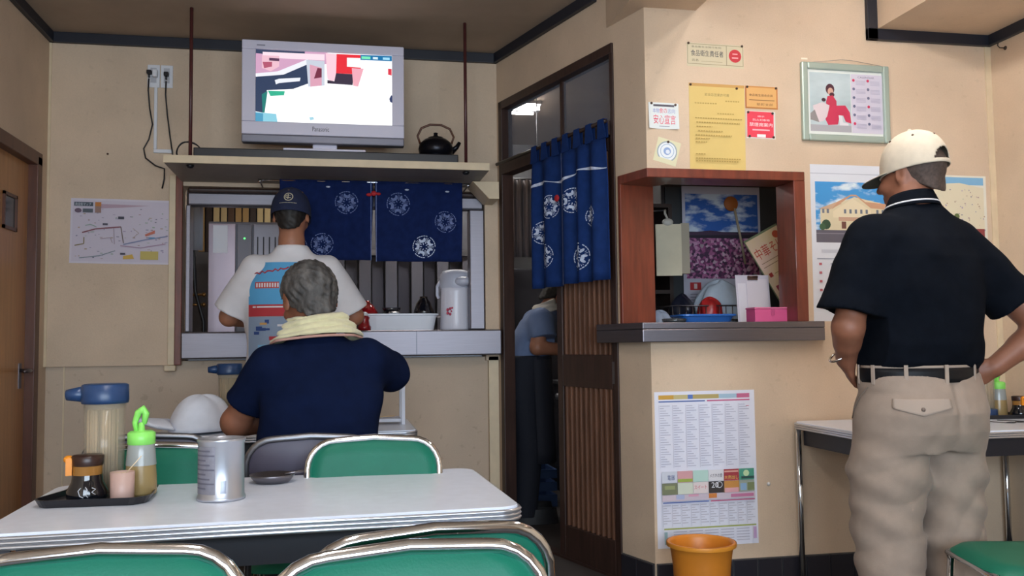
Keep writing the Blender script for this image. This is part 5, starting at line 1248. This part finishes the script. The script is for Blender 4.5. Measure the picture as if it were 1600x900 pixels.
# ------------------------------------------------------------------ man seated at the far side of the can table
t = thing('person', 'man seated with grey hair, navy T-shirt and cream towel round his neck', 'person', (-.058, 2.955, 0), radians(0))
HC = np.array((-.045, .235, 1.203)); HR = frame(radians(20), radians(-14), radians(-5))
B = Body((-.36, -.22, .0), (.34, .75, 1.38), .0065)
B.stack([(.44, 0, -.01, .17, .13), (.6, 0, 0, .165, .115), (.8, 0, .045, .17, .11), (.95, -.005, .11, .17, .1), (1.04, -.01, .15, .1, .07)])
B.chain([(-.012, .16, 1.03), (-.02, .185, 1.1), (-.038, .215, 1.18)], (.062, .06, .058), .02)
aL = [(-.17, .12, .985), (-.285, .2, .795), (-.17, .43, .775)]; aR = [(.16, .12, 1.0), (.235, .26, .955), (.1, .44, .99)]
for ps in (aL, aR): B.chain(ps, (.055, .046, .032)); B.cap(ps[1], tuple(np.array(ps[1])*.55+np.array(ps[2])*.45), .048, .042)
for sx in (-1, 1):
    B.chain([(sx*.1, .0, .53), (sx*.13, .38, .53), (sx*.14, .42, .12)], (.085, .06, .045)); B.chain([(sx*.14, .4, .05), (sx*.15, .58, .035)], (.04, .03))
T = head(B, HC, HR, 1.08)
hand(B, aL[2], (.7, .7, -.1), (0, .1, -1), (.6, .5, .2), .95, .25); hand(B, aR[2], (-.6, .6, .4), (-.3, -.4, -.6), (-.2, .3, .8), .95, .6)
B.build('body', SKIN, t); eyes(t, T, HR)
hair_mesh(t, HC, HR, 1.08, mat('grey_hair', '#64615f', .65, col2='#222021', nscale=30, stretch=(1, 1, .5), bump=.5, bscale=260), .0125, .8, -.002, .0045, .0032)
NV = mat('navy_tshirt', '#0d1733', .95, noise=.12, nscale=25, spec=.08, bump=.12, bscale=600)
S = Body((-.38, -.2, .47), (.36, .42, 1.14), .006)
S.stack([(.49, 0, -.01, .2, .15), (.6, 0, 0, .193, .142), (.7, -.003, .02, .190, .14), (.8, -.005, .05, .192, .138), (.9, -.007, .09, .2, .132), (.97, -.008, .125, .195, .12), (1.02, -.01, .15, .16, .1), (1.06, -.012, .17, .11, .082), (1.085, -.014, .18, .085, .075)], 2.4, .03)
S.cap((-.16, .11, .985), (-.252, .185, .84), .074, .08, .04).plane((-.252, .178, .852), (-.55, .32, -.8), (-.38, -.2, .47), (-.2, .42, .93)); S.cap((-.258, .185, .835), (-.235, .168, .872), .068, .042, .006, '-')
S.cap((.15, .11, 1.0), (.232, .255, .955), .074, .07, .04).cap((.232, .255, .955), (.19, .33, .965), .07, .06, .02)
S.warp(folds(.0036, (18, 12, 20, .4, 1), (-24, 8, 30, 1, .7), (10, -12, 58, 2, .4)))
S.build('t_shirt', NV, t)
Q = Body((-.3, -.22, .05), (.3, .62, .66), .008); Q.stack([(.45, 0, -.02, .2, .155), (.6, 0, -.005, .185, .14)])
for sx in (-1, 1): Q.chain([(sx*.1, 0, .535), (sx*.13, .39, .535), (sx*.14, .43, .1)], (.098, .085, .07))
Q.plane((0, 0, .445), (0, 0, -1), (-.3, -.22, .05), (.3, .22, .66)); Q.build('trousers', mat('dark_trousers', '#22242c', .85), t)
TW = mat('cream_towel', '#d9d3ac', .95, noise=.05, nscale=60, bump=.5, bscale=350, sheen=.4)
def towel(u, v):
    a = radians(-215+250*u); f = .006*sin(v*18+2*sin(a*1.7))+.004*sin(a*7+v*5); r = .082+.05*(1-v)**1.3+f
    z = 1.088+.062*v-.03*(1+sin(a))*(.5)*(1-v)-.035*max(0, sin(a))
    return (-.018+1.12*r*cos(a), .185+.95*r*sin(a), z+.01*cos(a))
tw = MB().grid(towel, 60, 14).build('towel', TW, t, solid=.008)
MB().grid(lambda u, v: tuple(np.array(towel(u, .0))+np.array((0, -.003, -.004-.008*v))), 60, 2).build('towel_edge', mat('towel_pinkish', '#b98f84', .95), tw, solid=.006)
for sx in (-1, 1): MB().tube([(-.018+sx*.1, .27, 1.07), (-.018+sx*.1, .31, 1.0), (-.018+sx*.09, .315, .88)], [.03, .032, .034], 10).build('towel_end', TW, tw)
tag(MB().tube([(0, 0, 0), (-.12, .16, -.05)], [.0035, .002], 6).build('chopstick', STICK, loc=(-.03, 3.47, 1.02)), 'pale chopstick held in the hand of the man in navy', 'chopstick')

# ------------------------------------------------------------------ man in printed white T-shirt standing at the pass-through
t = thing('person', 'man standing at the pass-through in printed white T-shirt and navy cap', 'person', (-.225, 4.405, 0), 0)
HC = np.array((-.005, .03, 1.67)); HR = frame(radians(-6), radians(-6), 0)
B = Body((-.4, -.22, 0), (.4, .56, 1.8), .0085)
B.stack([(.85, 0, 0, .165, .11), (1.0, 0, 0, .16, .105), (1.25, 0, 0, .18, .11), (1.38, 0, 0, .18, .1), (1.46, 0, 0, .1, .065)])
B.chain([(0, 0, 1.44), (-.003, .01, 1.55), (-.004, .022, 1.64)], (.062, .058, .056), .02)
for sx in (-1, 1):
    ps = [(sx*.185, 0, 1.4), (sx*.295, .06, 1.19), (sx*.13, .455, 1.168)]; B.chain(ps, (.055, .045, .034)); hand(B, ps[2], (-sx*.4, .9, 0), (0, 0, -1), (-sx, .2, 0), .95, .15)
    B.chain([(sx*.1, 0, .85), (sx*.11, .01, .47), (sx*.12, -.01, .08)], (.085, .06, .045)); B.chain([(sx*.12, -.05, .04), (sx*.13, .14, .03)], (.04, .03))
T = head(B, HC, HR, 1.0); B.build('body', SKIN2, t); eyes(t, T, HR)
hair_mesh(t, HC, HR, 1.0, mat('black_hair', '#1a1513', .6, noise=.2, nscale=80), .006, .9, 0, .005, .0015)
NC = mat('navy_cap_cloth', '#16203f', .85, noise=.08, nscale=40)
co = baseball_cap(t, HC, HR, 1.08, NC, NC, crown=.125, z0=.004)
p = Print(.08, .05, 0)
em = MB(); 
def on_cap(x, z):
    v = (z-.004)/.125; r = (1-v**2.6)**.5; y = -.108*1.025*r*math.sqrt(max(0, 1-(x/(.0865*r))**2))-.012
    return tuple(HC+HR@(np.array((x, y-.002, z))*1.08))
for k in range(24):
    a, b_ = 2*pi*k/24, 2*pi*(k+1)/24
    em.add([on_cap(.004+q*cos(w), .064+q*sin(w)) for q, w in ((.02, a), (.02, b_), (.016, b_), (.016, a))], [(0, 3, 2, 1)])
for x0, z0_, x1, z1 in ((-.008, .07, .014, .072), (-.008, .058, .014, .061), (.0, .052, .004, .078), (-.009, .062, -.005, .07)):
    em.add([on_cap(x0, z0_), on_cap(x1, z0_), on_cap(x1, z1), on_cap(x0, z1)], [(0, 1, 2, 3)])
em.build('emblem', mat('emblem_gold', '#b9b29a', .6), co)
e2 = MB()
for k in range(12): e2.add([on_cap(-.034+.0062*k, .034), on_cap(-.030+.0062*k, .034), on_cap(-.030+.0062*k, .037), on_cap(-.034+.0062*k, .037)], [(0, 1, 2, 3)])
e2.build('stitched_line', mat('emblem_gold', ''), co)
WT = mat('white_tshirt', '#e2e0e4', .85, noise=.04, nscale=18, sheen=.1)
S = Body((-.42, -.22, .83), (.42, .26, 1.57), .0075)
SEC = [(.85, 0, .0, .212, .15), (1.0, 0, 0, .21, .148), (1.15, 0, -.003, .213, .148), (1.28, 0, -.006, .216, .142), (1.36, 0, -.004, .205, .125), (1.43, 0, 0, .165, .1), (1.48, 0, .004, .11, .08), (1.515, 0, .008, .082, .072), (1.528, 0, .01, .072, .068)]
S.stack(SEC, 2.4, .03)
for sx in (-1, 1):
    S.cap((sx*.165, 0, 1.4), (sx*.285, .05, 1.2), .082, .09, .05).plane((sx*.275, .045, 1.205), (sx*.45, .15, -.9), ((-.42 if sx < 0 else .23), -.22, .83), ((-.23 if sx < 0 else .42), .26, 1.28))
S.warp(folds(.003, (14, 6, 22, .4, 1), (-20, 8, 26, 1, .7))); ts = S.build('t_shirt', WT, t)
def back(x, z):
    A = np.array(SEC); cy = np.interp(z, A[:, 0], A[:, 2]); rx = np.interp(z, A[:, 0], A[:, 3]); ry = np.interp(z, A[:, 0], A[:, 4])
    return (x, cy-ry*(max(0, 1-abs(x/rx)**2.4))**(1/2.4)-.0115, z)
def patch(mb, x0, x1, z0, z1, mi, dy=0, n=10): mb.grid(lambda u, v: tuple(np.array(back(x0+(x1-x0)*u, z0+(z1-z0)*v))-np.array((0, dy, 0))), n, max(2, int((z1-z0)/.03)), mi)
cols = ['#5aa7d8', '#b83840', '#2f4a86', '#8d9fb8', '#d0a060', '#c04a4a', '#e0e0e6', '#7fb6d8']
mb = MB(); patch(mb, -.19, .17, 1.24, 1.44, 0); patch(mb, -.19, .17, 1.185, 1.24, 1); patch(mb, -.19, .17, .93, 1.183, 3)
patch(mb, -.17, .14, 1.225, 1.232, 6, .0008); patch(mb, -.16, -.05, 1.315, 1.345, 5, .001)
for k in range(9): patch(mb, -.155+.012*k, -.148+.012*k, 1.32, 1.34, 6, .0016, 1)
rnd = random.Random(8)
for k in range(46):
    x, z = rnd.uniform(-.185, .13), rnd.uniform(.94, 1.16); patch(mb, x, x+rnd.uniform(.015, .05), z, z+rnd.uniform(.008, .022), rnd.choice([2, 2, 6, 7, 4, 1, 0]), .0009+.00005*k, 3)
mb.build('shirt_print', [mat('print_'+c.strip('#'), c, .8) for c in cols], ts)
sc_ = MB(); sc_.tube([np.array(back(-.165+.012*i, 1.385+.006*sin(i*2.6)+.002*i))-np.array((0, .002, 0)) for i in range(14)], .0035, 5); sc_.build('script_print', mat('print_b83840', ''), ts)
Q = Body((-.25, -.2, .04), (.25, .22, .96), .009); Q.stack([(.74, 0, -.01, .18, .14), (.93, 0, 0, .175, .125)])
for sx in (-1, 1): Q.chain([(sx*.1, 0, .8), (sx*.115, .01, .45), (sx*.12, -.01, .06)], (.1, .09, .08), .02)
Q.build('trousers', mat('dark_trousers2', '#2a2c34', .85), t)
for sx in (-1, 1): MB().grid(lambda u, v: (sx*.122+.05*cos(2*pi*u)*(1-.15*v*v), .045+.145*sin(2*pi*u)*(1-.12*v), .002+.085*v), 20, 5, wrap=True).build('shoe', mat('shoe_black', ''), t)

# ------------------------------------------------------------------ cook bending over the range behind the doorway
t = thing('person', 'cook in grey blue T-shirt with pale towel on the neck, bending over in the doorway', 'person', (1.085, 5.27, 0), radians(-95))
HC = np.array((.0, .215, 1.315)); HR = frame(0, radians(-38), 0)
B = Body((-.3, -.26, 0), (.3, .55, 1.48), .009)
B.stack([(.78, 0, -.02, .15, .11), (.9, 0, .0, .15, .1), (1.1, 0, .06, .16, .1), (1.2, 0, .1, .15, .085), (1.25, 0, .125, .09, .06)])
B.chain([(0, .12, 1.22), (0, .17, 1.27), (0, .2, 1.3)], (.058, .056, .055), .02)
for sx in (-1, 1):
    ps = [(sx*.17, .08, 1.19), (sx*.215, .05, 1.02), (sx*.14, .29, 1.0)]; B.chain(ps, (.052, .042, .032)); hand(B, ps[2], (-sx*.2, 1, -.15), (-sx*.4, 0, -1), (-sx, .2, .3), .92, .5)
    B.chain([(sx*.09, -.02, .8), (sx*.1, .01, .44), (sx*.1, -.02, .08)], (.08, .055, .042)); B.chain([(sx*.1, -.06, .04), (sx*.11, .11, .03)], (.038, .03))
T = head(B, HC, HR, .98); B.build('body', SKIN2, t); eyes(t, T, HR)
hair_mesh(t, HC, HR, .98, mat('black_hair', ''), .012, .85, 0, .006, .002)
S = Body((-.3, -.2, .8), (.3, .26, 1.28), .008); S.stack([(.82, 0, -.02, .18, .135), (.95, 0, .015, .178, .13), (1.1, 0, .06, .185, .125), (1.18, 0, .09, .18, .11), (1.23, 0, .115, .12, .085), (1.26, 0, .13, .08, .07)])
for sx in (-1, 1): S.cap((sx*.155, .08, 1.185), (sx*.21, .095, 1.06), .07, .076, .04).plane((sx*.21, .095, 1.075), (sx*.3, .1, -.95), ((-.3 if sx < 0 else .185), -.2, .8), ((-.185 if sx < 0 else .3), .26, 1.12))
S.build('t_shirt', mat('grey_blue_tshirt', '#67789a', .85, noise=.08), t)
Q = Body((-.24, -.24, .04), (.24, .24, 1.02), .009); Q.stack([(.72, 0, -.03, .175, .145), (.86, 0, -.012, .185, .145), (.975, 0, .02, .188, .142)])
for sx in (-1, 1): Q.chain([(sx*.09, -.02, .78), (sx*.1, .01, .44), (sx*.105, -.02, .06)], (.095, .08, .07), .02)
Q.build('trousers', mat('cook_trousers', '#171a26', .85), t)
MB().grid(lambda u, v: (-.19+.38*u, .03+.145*(1-(2*u-1)**2)**.5*.9+.02*(1-v), .35+.62*v), 20, 8).build('apron', mat('cook_apron', '#1b1d29', .8), t, solid=.003)
def towel2(u, v):
    a = radians(-215+250*u); r = .078+.04*(1-v)+.005*sin(v*15+a*3); return (1.1*r*cos(a), .135+.9*r*sin(a), 1.225+.07*v+.35*(.9*r*sin(a)))
MB().grid(towel2, 40, 8).build('towel', mat('pale_towel', '#c4bfb4', .95), t, solid=.008)
for sx in (-1, 1): MB().grid(lambda u, v: (sx*.105+.05*cos(2*pi*u)*(1-.1*v*v), .03+.15*sin(2*pi*u)*(1-.1*v), .002+.085*v), 20, 5, wrap=True).build('shoe', mat('shoe_black', ''), t)
